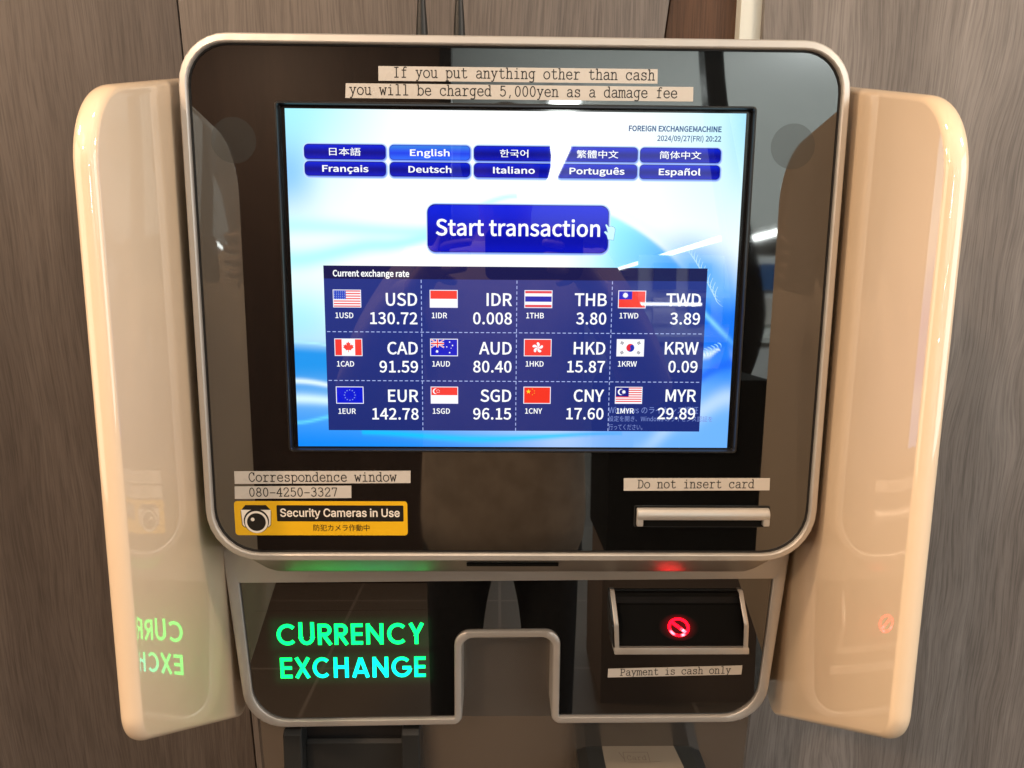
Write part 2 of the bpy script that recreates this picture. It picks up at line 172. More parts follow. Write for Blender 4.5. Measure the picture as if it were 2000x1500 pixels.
    '定': (350, [[78, 132, 67, 74, 45, 25, 13, -12, 34, -29, 64, 6, 86, 50, 125, 5, 178, -17, 244, -22, 326, -22, 336, 4, 246, 4, 188, 8, 188, 79, 293, 79, 293, 103, 188, 103, 188, 161, 278, 161, 278, 186, 74, 186, 74, 161, 161, 161, 161, 15, 123, 40, 97, 84, 105, 130], [149, 289, 165, 255, 29, 255, 29, 178, 55, 178, 55, 230, 294, 230, 294, 178, 321, 178, 321, 255, 195, 255, 175, 297]]),
    '文': (350, [[148, 288, 174, 233, 203, 243, 175, 297], [18, 232, 18, 207, 72, 207, 109, 132, 157, 70, 92, 28, 13, -2, 29, -27, 110, 6, 176, 51, 241, 6, 320, -26, 339, -1, 261, 27, 196, 70, 243, 131, 279, 207, 334, 207, 334, 232], [176, 89, 132, 143, 99, 207, 249, 207, 218, 142]]),
    '日': (350, [[89, 123, 263, 123, 263, 25, 89, 25], [89, 149, 89, 244, 263, 244, 263, 149], [62, 270, 62, -24, 89, -24, 89, -1, 263, -1, 263, -22, 291, -22, 291, 270]]),
    '本': (350, [[161, 294, 161, 220, 23, 220, 23, 194, 129, 194, 79, 110, 13, 49, 32, 28, 81, 71, 123, 128, 155, 194, 161, 194, 161, 64, 79, 64, 79, 37, 161, 37, 161, -28, 189, -28, 189, 37, 270, 37, 270, 64, 189, 64, 189, 194, 194, 194, 226, 128, 268, 71, 317, 28, 338, 51, 270, 111, 220, 194, 328, 194, 328, 220, 189, 220, 189, 294]]),
    '犯': (350, [[120, 293, 85, 249, 65, 271, 39, 292, 21, 277, 47, 254, 67, 230, 13, 187, 31, 169, 81, 208, 95, 162, 57, 113, 10, 75, 28, 54, 65, 85, 99, 125, 99, 105, 96, 42, 85, 6, 72, -1, 25, -1, 33, -27, 83, -26, 96, -21, 105, -13, 121, 34, 125, 104, 121, 167, 100, 227, 141, 278], [162, 267, 162, 24, 167, -6, 182, -21, 212, -26, 290, -26, 318, -19, 333, 5, 339, 48, 314, 59, 308, 12, 289, 0, 214, 0, 194, 5, 189, 23, 189, 242, 289, 242, 289, 141, 288, 136, 281, 134, 227, 134, 235, 109, 275, 109, 300, 113, 312, 122, 315, 140, 315, 267]]),
    '简': (350, [[37, 159, 37, -27, 63, -27, 63, 159], [53, 189, 92, 145, 113, 159, 72, 202], [112, 136, 112, 14, 241, 14, 241, 136], [72, 295, 49, 248, 17, 209, 39, 195, 75, 241, 96, 241, 116, 198, 139, 208, 123, 241, 173, 241, 173, 263, 87, 263, 97, 289], [209, 294, 190, 251, 164, 216, 186, 202, 214, 241, 241, 241, 265, 196, 288, 207, 269, 241, 326, 241, 326, 263, 224, 263, 234, 289], [217, 66, 217, 35, 135, 35, 135, 66], [135, 115, 217, 115, 217, 86, 135, 86], [123, 188, 123, 165, 287, 165, 287, 4, 286, -1, 280, -3, 237, -3, 245, -26, 278, -26, 299, -22, 310, -13, 313, 4, 313, 188]]),
    '繁': (350, [[221, 21, 269, 1, 308, -21, 328, -6, 287, 15, 240, 34], [103, 34, 65, 12, 19, -5, 38, -23, 85, -2, 127, 25], [70, 83, 143, 90, 83, 68, 38, 56, 44, 34, 167, 46, 167, 0, 166, -4, 160, -5, 118, -5, 127, -27, 159, -27, 180, -24, 191, -16, 194, 0, 194, 47, 280, 53, 302, 33, 320, 47, 287, 74, 246, 100, 229, 88, 257, 70, 125, 63, 184, 85, 243, 113, 227, 130, 186, 109, 121, 107, 162, 126, 149, 137, 178, 137, 178, 153, 159, 153, 162, 184, 188, 184, 188, 201, 164, 201, 168, 246, 52, 246, 63, 261, 181, 261, 181, 279, 75, 279, 80, 290, 58, 296, 39, 264, 12, 238, 31, 225, 48, 242, 44, 201, 16, 201, 16, 184, 42, 184, 36, 137, 140, 137, 108, 119, 85, 110, 63, 105], [226, 246, 284, 246, 272, 219, 255, 195, 238, 218, 224, 244], [221, 294, 203, 253, 177, 220, 194, 204, 211, 224, 239, 180, 212, 162, 179, 147, 194, 130, 226, 145, 254, 165, 286, 142, 323, 125, 338, 145, 302, 159, 270, 180, 292, 210, 307, 246, 331, 246, 331, 266, 235, 266, 244, 290], [88, 221, 115, 200, 65, 200, 68, 230, 146, 230, 143, 200, 117, 200, 126, 209, 97, 230], [82, 178, 112, 153, 59, 153, 63, 185, 91, 185], [113, 153, 123, 163, 95, 185, 141, 185, 138, 153]]),
    '行': (350, [[152, 273, 152, 248, 325, 248, 325, 273], [93, 294, 57, 254, 12, 218, 28, 197, 76, 237, 119, 284], [137, 176, 137, 151, 255, 151, 255, 6, 253, 0, 246, -2, 191, -1, 200, -27, 241, -27, 266, -23, 278, -13, 282, 6, 282, 151, 334, 151, 334, 176], [107, 219, 63, 161, 9, 113, 27, 91, 67, 127, 67, -29, 93, -29, 93, 156, 132, 210]]),
    '設': (350, [[31, 188, 31, 167, 135, 167, 135, 188], [31, 142, 31, 121, 136, 121, 136, 142], [16, 235, 16, 213, 150, 213, 150, 235], [55, 285, 81, 238, 102, 250, 75, 296], [146, 139, 146, 115, 176, 115, 161, 110, 184, 67, 214, 32, 176, 10, 135, -4, 135, 96, 31, 96, 31, -23, 54, -23, 54, -7, 134, -7, 147, -28, 192, -11, 234, 14, 275, -10, 321, -27, 338, -4, 294, 11, 255, 32, 292, 76, 317, 133, 301, 140, 296, 139], [54, 74, 112, 74, 112, 15, 54, 15], [180, 282, 180, 243, 177, 217, 164, 191, 136, 167, 153, 148, 185, 177, 200, 209, 204, 242, 204, 257, 263, 257, 263, 201, 268, 172, 291, 164, 314, 164, 331, 166, 329, 189, 314, 187, 292, 187, 288, 190, 287, 200, 287, 282], [284, 115, 262, 78, 234, 48, 206, 78, 185, 115]]),
    '証': (350, [[30, 189, 30, 168, 129, 168, 129, 189], [27, 140, 27, 119, 130, 119, 130, 140], [165, 188, 165, 9, 140, 9, 140, -15, 338, -15, 338, 9, 257, 9, 257, 127, 328, 127, 328, 153, 257, 153, 257, 248, 331, 248, 331, 273, 152, 273, 152, 248, 231, 248, 231, 9, 190, 9, 190, 188], [51, 287, 71, 238, 92, 247, 72, 295], [13, 238, 13, 216, 141, 216, 141, 238], [29, 90, 29, -28, 53, -28, 53, -12, 130, -12, 130, 90], [53, 69, 107, 69, 107, 10, 53, 10]]),
    '認': (350, [[28, 188, 28, 167, 129, 167, 129, 188], [28, 142, 28, 121, 129, 121, 129, 142], [14, 235, 14, 213, 140, 213, 140, 235], [48, 285, 78, 238, 98, 251, 68, 296], [175, 247, 163, 216, 145, 192, 162, 179, 182, 208, 194, 243], [186, 97, 186, 11, 193, -17, 222, -25, 268, -25, 286, -20, 296, -2, 300, 34, 280, 44, 277, 7, 266, 0, 224, 0, 212, 2, 209, 11, 209, 97], [157, 95, 148, 49, 132, 9, 152, -1, 167, 41, 176, 88], [209, 115, 231, 84, 247, 53, 265, 67, 249, 96, 226, 127], [281, 90, 304, 46, 319, 6, 339, 16, 323, 57, 299, 99], [28, 96, 28, -23, 50, -23, 50, -7, 130, -7, 130, 96], [50, 74, 108, 74, 108, 15, 50, 15], [158, 280, 158, 258, 229, 258, 218, 211, 194, 170, 151, 139, 166, 120, 213, 156, 240, 203, 253, 258, 301, 258, 296, 188, 290, 162, 278, 159, 245, 160, 251, 137, 290, 137, 301, 140, 311, 147, 320, 181, 326, 269, 326, 280]]),
    '語': (350, [[30, 188, 30, 167, 132, 167, 132, 188], [30, 142, 30, 121, 132, 121, 132, 142], [15, 235, 15, 213, 144, 213, 144, 235], [55, 285, 81, 238, 102, 250, 75, 296], [30, 96, 30, -23, 53, -23, 53, -7, 134, -7, 134, 96], [53, 74, 111, 74, 111, 15, 53, 15], [160, 99, 160, -28, 185, -28, 185, -13, 290, -13, 290, -27, 315, -27, 315, 99], [185, 11, 185, 76, 290, 76, 290, 11], [158, 221, 158, 199, 199, 199, 187, 146, 141, 146, 141, 124, 337, 124, 337, 146, 304, 146, 304, 221, 228, 221, 235, 257, 329, 257, 329, 279, 150, 279, 150, 257, 208, 257, 202, 221], [279, 146, 213, 146, 224, 199, 279, 199]]),
    '開': (350, [[198, 117, 198, 79, 149, 79, 149, 117], [82, 79, 82, 57, 125, 57, 115, 22, 84, -11, 101, -27, 137, 15, 148, 57, 198, 57, 198, -21, 222, -21, 222, 57, 269, 57, 269, 79, 222, 79, 222, 117, 262, 117, 262, 139, 88, 139, 88, 117, 126, 117, 126, 79], [134, 212, 134, 181, 57, 181, 57, 212], [134, 230, 57, 230, 57, 259, 134, 259], [295, 212, 295, 181, 215, 181, 215, 212], [295, 230, 215, 230, 215, 259, 295, 259], [307, 279, 190, 279, 190, 161, 295, 161, 295, 6, 293, 0, 287, -1, 244, -1, 252, -27, 286, -27, 307, -23, 318, -13, 321, 6, 321, 279], [31, 279, 31, -28, 57, -28, 57, 161, 159, 161, 159, 279]]),
    '防': (350, [[210, 288, 227, 235, 251, 243, 234, 293], [130, 235, 130, 210, 186, 210, 180, 122, 155, 47, 99, -8, 116, -27, 165, 14, 193, 69, 207, 133, 286, 133, 280, 37, 271, 1, 258, -3, 214, -1, 222, -27, 270, -27, 283, -24, 294, -15, 306, 29, 312, 145, 312, 157, 209, 157, 212, 210, 333, 210, 333, 235], [29, 279, 29, -28, 54, -28, 54, 255, 105, 255, 75, 171, 102, 132, 109, 99, 107, 84, 101, 75, 89, 71, 67, 71, 74, 48, 99, 48, 118, 55, 129, 71, 133, 96, 126, 132, 99, 174, 137, 270, 119, 280, 115, 279]]),
    '體': (350, [[197, 88, 291, 88, 291, 58, 197, 58], [174, 105, 174, 40, 315, 40, 315, 105], [21, 188, 21, 140, 40, 140, 40, -29, 62, -29, 62, 35, 114, 35, 114, 1, 110, -4, 85, -3, 92, -26, 113, -25, 127, -22, 135, -14, 137, 1, 137, 142, 157, 142, 157, 122, 332, 122, 332, 142, 158, 142, 158, 188, 138, 188, 138, 282, 38, 282, 38, 188], [192, 33, 204, -1, 153, -1, 153, -21, 335, -21, 335, -1, 283, -1, 300, 33, 276, 40, 261, -1, 227, -1, 212, 39], [165, 267, 165, 161, 323, 161, 323, 267, 277, 267, 277, 294, 255, 294, 255, 267, 230, 267, 230, 294, 208, 294, 208, 267], [185, 205, 212, 205, 212, 180, 185, 180], [230, 205, 256, 205, 256, 180, 230, 180], [274, 205, 302, 205, 302, 180, 274, 180], [185, 248, 212, 248, 212, 223, 185, 223], [230, 248, 256, 248, 256, 223, 230, 223], [274, 248, 302, 248, 302, 223, 274, 223], [62, 81, 114, 81, 114, 54, 62, 54], [62, 99, 62, 124, 114, 124, 114, 99], [125, 146, 42, 146, 42, 169, 136, 169, 136, 146], [59, 188, 59, 220, 81, 220, 81, 188], [116, 188, 97, 188, 97, 238, 59, 238, 59, 260, 116, 260]]),
    '국': (322, [[47, 80, 47, 56, 240, 56, 240, -27, 269, -27, 269, 80, 175, 80, 175, 138, 305, 138, 305, 161, 259, 161, 267, 212, 268, 251, 268, 275, 54, 275, 54, 251, 239, 251, 238, 211, 230, 161, 18, 161, 18, 138, 146, 138, 146, 80]]),
    '어': (322, [[102, 239, 129, 229, 147, 199, 153, 155, 147, 110, 129, 81, 102, 70, 75, 81, 57, 110, 51, 155, 57, 199, 75, 229], [249, 290, 249, 169, 180, 169, 168, 220, 140, 253, 102, 265, 61, 251, 33, 213, 23, 155, 33, 96, 61, 58, 102, 44, 141, 57, 169, 92, 180, 145, 249, 145, 249, -28, 278, -28, 278, 290]]),
    '한': (322, [[112, 210, 72, 203, 45, 182, 36, 151, 45, 120, 72, 99, 112, 92, 151, 99, 178, 120, 187, 151, 178, 182, 151, 203], [112, 187, 146, 177, 160, 151, 146, 125, 112, 115, 77, 125, 64, 151, 77, 177], [234, 289, 234, 52, 263, 52, 263, 161, 310, 161, 310, 185, 263, 185, 263, 289], [97, 289, 97, 251, 18, 251, 18, 227, 205, 227, 205, 251, 126, 251, 126, 289], [66, 71, 66, -20, 277, -20, 277, 4, 95, 4, 95, 71]]),
}
GROTESK_OUTLINES = {
    'C': (510, [[267, -7, 205, 1, 150, 25, 104, 63, 70, 115, 48, 179, 40, 254, 48, 329, 70, 393, 104, 445, 150, 484, 205, 508, 267, 516, 305, 513, 340, 504, 373, 490, 402, 471, 427, 447, 448, 418, 463, 385, 473, 348, 408, 348, 401, 373, 389, 395, 357, 428, 315, 449, 267, 456, 223, 450, 184, 432, 150, 403, 125, 364, 109, 314, 103, 254, 109, 194, 125, 145, 151, 105, 184, 76, 223, 59, 267, 53, 315, 60, 357, 81, 389, 114, 408, 160, 473, 160, 463, 124, 448, 91, 428, 62, 402, 38, 373, 19, 341, 5, 305, -4]]),
    'S': (447, [[224, -9, 172, -4, 128, 9, 91, 31, 64, 60, 46, 96, 38, 137, 104, 137, 110, 110, 123, 88, 142, 71, 166, 59, 194, 52, 224, 49, 257, 52, 286, 60, 311, 74, 329, 92, 341, 114, 346, 139, 342, 161, 332, 179, 316, 193, 296, 205, 245, 222, 184, 239, 128, 260, 86, 289, 60, 326, 52, 372, 58, 413, 75, 448, 102, 476, 138, 498, 180, 511, 227, 516, 275, 511, 316, 498, 351, 476, 377, 449, 394, 415, 401, 378, 337, 378, 326, 412, 302, 437, 267, 453, 225, 459, 194, 456, 167, 448, 145, 435, 129, 418, 118, 398, 115, 376, 119, 352, 131, 334, 148, 319, 169, 308, 212, 293, 264, 279, 312, 264, 359, 238, 379, 220, 395, 198, 405, 171, 408, 139, 403, 99, 386, 64, 360, 34, 323, 11, 278, -4]]),
    'U': (517, [[259, -8, 203, -2, 154, 15, 114, 43, 85, 80, 66, 124, 60, 173, 60, 509, 124, 509, 124, 178, 128, 144, 141, 113, 160, 87, 187, 68, 220, 56, 259, 52, 298, 56, 331, 68, 357, 87, 377, 113, 389, 144, 393, 178, 393, 509, 457, 509, 457, 173, 451, 124, 433, 80, 403, 43, 363, 15, 315, -2]]),
    'a': (389, [[160, -9, 126, -5, 94, 5, 68, 22, 48, 45, 35, 73, 30, 108, 34, 138, 43, 161, 58, 179, 78, 193, 125, 211, 178, 220, 234, 227, 265, 235, 273, 243, 276, 255, 276, 257, 273, 279, 267, 297, 256, 311, 240, 322, 220, 329, 196, 331, 171, 329, 149, 322, 118, 301, 100, 274, 41, 291, 57, 322, 79, 346, 104, 364, 133, 375, 163, 382, 194, 384, 239, 379, 286, 360, 306, 343, 322, 320, 333, 290, 337, 251, 337, 0, 277, 0, 277, 52, 272, 52, 252, 25, 215, 1, 190, -6], [170, 45, 202, 49, 228, 59, 248, 74, 263, 93, 272, 115, 276, 138, 276, 190, 259, 182, 231, 176, 200, 171, 175, 168, 134, 159, 117, 150, 103, 139, 95, 124, 92, 105, 94, 87, 102, 72, 114, 61, 130, 52]]),
    'c': (396, [[207, -8, 159, -2, 117, 16, 82, 46, 56, 85, 40, 133, 34, 187, 40, 243, 56, 291, 82, 330, 117, 360, 159, 378, 207, 384, 260, 377, 305, 356, 340, 322, 362, 277, 303, 262, 290, 289, 270, 311, 242, 325, 207, 330, 173, 325, 145, 310, 124, 287, 108, 258, 99, 224, 96, 187, 99, 151, 108, 117, 124, 89, 145, 66, 173, 51, 207, 46, 243, 52, 271, 66, 292, 89, 304, 117, 363, 102, 354, 78, 341, 56, 306, 21, 261, -1]]),
    'e': (404, [[212, -8, 161, -2, 117, 16, 82, 46, 56, 85, 40, 132, 34, 187, 39, 242, 55, 290, 81, 329, 115, 359, 157, 378, 205, 384, 236, 382, 266, 374, 294, 361, 319, 341, 341, 315, 357, 282, 368, 242, 371, 194, 371, 169, 75, 169, 75, 221, 338, 221, 310, 202, 307, 237, 298, 269, 283, 294, 263, 314, 237, 326, 205, 330, 173, 326, 146, 313, 125, 294, 109, 270, 99, 241, 96, 211, 96, 178, 100, 139, 110, 106, 128, 80, 151, 61, 179, 50, 212, 46, 254, 53, 285, 73, 306, 105, 365, 91, 353, 63, 335, 39, 311, 19, 283, 4, 249, -5]]),
    'i': (167, [[53, 0, 53, 379, 114, 379, 114, 0], [84, 443, 67, 446, 54, 455, 44, 468, 41, 483, 44, 499, 54, 512, 67, 521, 84, 524, 100, 521, 114, 512, 123, 499, 126, 483, 123, 468, 114, 455, 100, 446]]),
    'm': (610, [[53, 0, 53, 379, 112, 379, 112, 295, 108, 295, 118, 323, 132, 346, 151, 363, 172, 376, 195, 384, 219, 386, 257, 380, 287, 361, 309, 331, 321, 295, 312, 295, 322, 321, 337, 343, 357, 361, 381, 375, 407, 383, 437, 386, 468, 383, 497, 372, 522, 354, 541, 328, 553, 296, 557, 255, 557, 0, 496, 0, 496, 254, 490, 289, 473, 313, 447, 326, 419, 330, 395, 328, 374, 320, 358, 307, 345, 290, 338, 270, 335, 247, 335, 0, 274, 0, 274, 260, 269, 288, 253, 311, 229, 326, 199, 330, 178, 328, 158, 320, 140, 307, 126, 289, 117, 266, 114, 238, 114, 0]]),
    'n': (410, [[114, 227, 114, 0, 53, 0, 53, 379, 112, 379, 112, 287, 102, 287, 124, 332, 152, 362, 187, 379, 227, 384, 264, 380, 295, 369, 321, 349, 341, 321, 353, 285, 357, 240, 357, 0, 296, 0, 296, 235, 290, 275, 273, 304, 246, 323, 210, 329, 184, 326, 161, 317, 141, 303, 126, 283, 117, 257]]),
    'r': (259, [[53, 0, 53, 379, 112, 379, 112, 321, 115, 321, 130, 347, 152, 367, 181, 380, 213, 385, 229, 384, 243, 384, 243, 322, 230, 324, 207, 326, 182, 323, 159, 315, 140, 301, 126, 284, 117, 262, 114, 237, 114, 0]]),
    's': (365, [[182, -8, 145, -5, 112, 3, 84, 18, 62, 38, 45, 63, 36, 94, 94, 107, 105, 79, 124, 60, 150, 49, 181, 45, 217, 50, 244, 62, 262, 81, 268, 103, 265, 121, 254, 136, 237, 147, 212, 155, 149, 170, 104, 186, 72, 208, 53, 237, 47, 274, 51, 305, 65, 332, 87, 354, 115, 370, 149, 381, 187, 384, 223, 381, 254, 372, 279, 358, 299, 339, 314, 316, 324, 290, 268, 277, 258, 298, 243, 316, 219, 328, 187, 333, 156, 329, 131, 317, 114, 299, 109, 277, 112, 258, 124, 243, 144, 232, 172, 223, 229, 209, 275, 194, 306, 171, 325, 142, 331, 107, 326, 75, 312, 47, 290, 24, 260, 6, 223, -5]]),
    't': (227, [[204, 379, 204, 327, 6, 327, 6, 379], [65, 471, 126, 471, 126, 98, 128, 76, 136, 61, 150, 53, 170, 50, 185, 51, 202, 54, 213, 2, 192, -3, 168, -4, 125, 2, 92, 21, 72, 52, 65, 93]]),
    'u': (410, [[182, -5, 146, -1, 115, 11, 89, 31, 69, 59, 57, 95, 53, 139, 53, 379, 114, 379, 114, 144, 119, 105, 137, 75, 164, 56, 200, 50, 226, 53, 249, 62, 268, 77, 283, 97, 293, 122, 296, 153, 296, 379, 357, 379, 357, 0, 298, 0, 298, 92, 307, 92, 286, 47, 257, 17, 222, 0]]),
    'y': (389, [[47, -139, 61, -86, 71, -87, 104, -89, 118, -84, 130, -74, 141, -58, 151, -36, 163, -1, 17, 379, 84, 379, 165, 155, 187, 87, 206, 21, 184, 21, 202, 87, 224, 155, 305, 379, 371, 379, 204, -58, 177, -107, 159, -124, 139, -136, 117, -143, 91, -145, 65, -143]]),
}

# ------------------------------------------------------------------ materials
def srgb(r, g, b):
    f = lambda c: (c / 255 / 12.92) if c <= 10 else ((c / 255 + 0.055) / 1.055) ** 2.4
    return (f(r), f(g), f(b))


def principled(name, col=(0.5, 0.5, 0.5), rough=0.5, metal=0.0, ior=1.45, coat=0.0, coat_rough=0.03, emit=None, strength=0.0):
    m = bpy.data.materials.new(name)
    m.use_nodes = True
    b = m.node_tree.nodes['Principled BSDF']
    b.inputs['Base Color'].default_value = (*col, 1)
    b.inputs['Roughness'].default_value = rough
    b.inputs['Metallic'].default_value = metal
    b.inputs['IOR'].default_value = ior
    b.inputs['Coat Weight'].default_value = coat
    b.inputs['Coat Roughness'].default_value = coat_rough
    if emit:
        b.inputs['Emission Color'].default_value = (*emit, 1)
        b.inputs['Emission Strength'].default_value = strength
    return m, b, m.node_tree


def node(nt, kind, **kw):
    n = nt.nodes.new(kind)
    for k, v in kw.items():
        setattr(n, k, v)
    return n


def wear(mat, scale=40, lo=0.8, hi=1.25, bump=0.0, bscale=200, stretch=(1, 1, 1)):
    """small uneven gloss (fingermarks, dust) and optional fine bump"""
    m, b, nt = mat
    tc = node(nt, 'ShaderNodeTexCoord')
    mp = node(nt, 'ShaderNodeMapping')
    mp.inputs['Scale'].default_value = stretch
    nt.links.new(tc.outputs['Object'], mp.inputs['Vector'])
    nz = node(nt, 'ShaderNodeTexNoise')
    nz.inputs['Scale'].default_value = scale
    nz.inputs['Detail'].default_value = 5
    nt.links.new(mp.outputs[0], nz.inputs['Vector'])
    mr = node(nt, 'ShaderNodeMapRange')
    r = b.inputs['Roughness'].default_value
    mr.inputs['From Min'].default_value = 0.3
    mr.inputs['From Max'].default_value = 0.7
    mr.inputs['To Min'].default_value = r * lo
    mr.inputs['To Max'].default_value = r * hi
    nt.links.new(nz.outputs['Fac'], mr.inputs['Value'])
    nt.links.new(mr.outputs[0], b.inputs['Roughness'])
    if bump:
        n2 = node(nt, 'ShaderNodeTexNoise')
        n2.inputs['Scale'].default_value = bscale
        n2.inputs['Detail'].default_value = 3
        nt.links.new(mp.outputs[0], n2.inputs['Vector'])
        bp = node(nt, 'ShaderNodeBump')
        bp.inputs['Strength'].default_value = bump
        bp.inputs['Distance'].default_value = 0.001
        nt.links.new(n2.outputs['Fac'], bp.inputs['Height'])
        nt.links.new(bp.outputs[0], b.inputs['Normal'])
    return m


def wood(name, dark, mid, light, seed=0.0, rough=0.5, wander=0.05):
    m, b, nt = principled(name, mid, rough)
    L = nt.links.new
    tc = node(nt, 'ShaderNodeTexCoord')
    mp0 = node(nt, 'ShaderNodeMapping')
    mp0.inputs['Location'].default_value = (seed, seed * 0.7, seed * 1.3)
    L(tc.outputs['Object'], mp0.inputs['Vector'])
    # slow sideways wander of the grain
    wn = node(nt, 'ShaderNodeTexNoise')
    mpw = node(nt, 'ShaderNodeMapping')
    mpw.inputs['Scale'].default_value = (5, 5, 2.2)
    L(mp0.outputs[0], mpw.inputs['Vector'])
    L(mpw.outputs[0], wn.inputs['Vector'])
    wn.inputs['Scale'].default_value = 1.0
    wn.inputs['Detail'].default_value = 2
    sub = node(nt, 'ShaderNodeVectorMath', operation='SUBTRACT')
    sub.inputs[1].default_value = (0.5, 0.5, 0.5)
    L(wn.outputs['Color'], sub.inputs[0])
    scl = node(nt, 'ShaderNodeVectorMath', operation='MULTIPLY')
    scl.inputs[1].default_value = (wander, 0.0, 0.0)
    L(sub.outputs[0], scl.inputs[0])
    add = node(nt, 'ShaderNodeVectorMath', operation='ADD')
    L(mp0.outputs[0], add.inputs[0])
    L(scl.outputs[0], add.inputs[1])

    def layer(sx, sz, detail, rough_):
        mp = node(nt, 'ShaderNodeMapping')
        mp.inputs['Scale'].default_value = (sx, sx * 0.3, sz)
        L(add.outputs[0], mp.inputs['Vector'])
        n = node(nt, 'ShaderNodeTexNoise')
        n.inputs['Scale'].default_value = 1
        n.inputs['Detail'].default_value = detail
        n.inputs['Roughness'].default_value = rough_
        L(mp.outputs[0], n.inputs['Vector'])
        return n.outputs['Fac']

    broad = layer(11, 1.1, 6, 0.6)
    fine = layer(170, 4.5, 6, 0.7)
    pores = layer(520, 16.0, 3, 0.65)
    m1 = node(nt, 'ShaderNodeMath', operation='MULTIPLY_ADD')
    m1.inputs[1].default_value = 0.62
    L(broad, m1.inputs[0])
    m2 = node(nt, 'ShaderNodeMath', operation='MULTIPLY')
    m2.inputs[1].default_value = 0.38
    L(fine, m2.inputs[0])
    L(m2.outputs[0], m1.inputs[2])
    cr = node(nt, 'ShaderNodeValToRGB')
    cr.color_ramp.elements[0].position = 0.30
    cr.color_ramp.elements[0].color = (*dark, 1)
    cr.color_ramp.elements[1].position = 0.72
    cr.color_ramp.elements[1].color = (*light, 1)
    e = cr.color_ramp.elements.new(0.5)
    e.color = (*mid, 1)
    L(m1.outputs[0], cr.inputs['Fac'])
    pr = node(nt, 'ShaderNodeMapRange')
    pr.inputs['From Min'].default_value = 0.36
    pr.inputs['From Max'].default_value = 0.56
    pr.inputs['To Min'].default_value = 0.72
    pr.inputs['To Max'].default_value = 1.05
    L(pores, pr.inputs['Value'])
    mx = node(nt, 'ShaderNodeVectorMath', operation='SCALE')
    L(cr.outputs['Color'], mx.inputs[0])
    L(pr.outputs[0], mx.inputs['Scale'])
    L(mx.outputs[0], b.inputs['Base Color'])
    bp = node(nt, 'ShaderNodeBump')
    bp.inputs['Strength'].default_value = 0.25
    bp.inputs['Distance'].default_value = 0.0008
    L(pores, bp.inputs['Height'])
    L(bp.outputs[0], b.inputs['Normal'])
    return m


M = {}
M['grey_oak'] = wood('grey_oak', (0.066, 0.051, 0.043), (0.104, 0.083, 0.071), (0.152, 0.126, 0.110))
M['grey_oak_b'] = wood('grey_oak_b', (0.120, 0.102, 0.092), (0.190, 0.167, 0.153), (0.285, 0.257, 0.240), seed=3.7, wander=0.11)
M['grey_oak_c'] = wood('grey_oak_c', (0.088, 0.070, 0.060), (0.136, 0.112, 0.098), (0.195, 0.165, 0.146), seed=8.1)
M['red_wood'] = wood('red_wood', (0.075, 0.037, 0.020), (0.11, 0.056, 0.031), (0.15, 0.078, 0.045), seed=5.2)
M['dark_wood'] = wood('dark_wood', (0.045, 0.026, 0.019), (0.065, 0.040, 0.029), (0.090, 0.056, 0.042), seed=1.2)
M['cream'] = wear(principled('cream_plastic', (0.80, 0.63, 0.45), 0.42, coat=1.0, coat_rough=0.012), 30)
M['cream'].node_tree.nodes['Principled BSDF'].inputs['Coat IOR'].default_value = 1.72
M['silver'] = wear(principled('satin_silver', (0.54, 0.515, 0.485), 0.42, metal=0.6), 60, 0.85, 1.2, bump=0.02, bscale=900)
M['chin_metal'] = principled('chin_metal', (0.42, 0.385, 0.345), 0.36, metal=0.9)[0]
M['satin_grey'] = principled('satin_grey_metal', (0.29, 0.262, 0.235), 0.25, metal=0.88)[0]
M['glass'] = wear(principled('smoked_glass', (0.004, 0.004, 0.004), 0.010, ior=2.25), 9, 0.2, 4.0)
M['sensor'] = principled('sensor_window', (0.020, 0.023, 0.023), 0.05, ior=1.9)[0]
M['black_gloss'] = principled('black_gloss', (0.006, 0.006, 0.007), 0.08, ior=1.5)[0]
M['black_satin'] = wear(principled('black_satin', (0.010, 0.010, 0.011), 0.35), 50)
M['black_matte'] = principled('black_matte', (0.004, 0.004, 0.004), 0.7)[0]
M['dark_grey'] = wear(principled('dark_grey_plastic', (0.019, 0.020, 0.020), 0.35), 60, bump=0.05, bscale=700)
M['black_matte'].node_tree.nodes['Principled BSDF'].inputs['Specular IOR Level'].default_value = 0.12
M['gasket'] = principled('dark_gasket', (0.012, 0.010, 0.009), 0.5)[0]
M['tape'] = wear(principled('label_tape', (0.56, 0.525, 0.48), 0.30), 50)
M['ink'] = principled('black_ink', (0.009, 0.007, 0.006), 0.45)[0]
M['yellow'] = principled('yellow_vinyl', (0.78, 0.45, 0.012), 0.35)[0]
M['vinyl_white'] = principled('white_vinyl', (0.84, 0.78, 0.70), 0.35)[0]
M['laminate'] = wear(principled('white_laminate', (0.72, 0.74, 0.68), 0.3), 20)
M['clear_sticker'] = principled('worn_sticker', (0.22, 0.19, 0.15), 0.35)[0]
M['sticker_ink'] = principled('faded_sticker_ink', (0.13, 0.10, 0.08), 0.5)[0]
M['ceiling'] = wear(principled('white_ceiling', (0.80, 0.80, 0.77), 0.9), 3)
M['wall_white'] = principled('white_plaster', (0.74, 0.75, 0.72), 0.9)[0]
M['rubber'] = principled('black_rubber', (0.008, 0.008, 0.008), 0.45)[0]
M['lamp'] = principled('lamp_diffuser', (0.8, 0.8, 0.8), 0.5, emit=(0.93, 1.0, 0.97), strength=32)[0]
M['white_metal'] = principled('white_metal', (0.7, 0.7, 0.7), 0.4)[0]


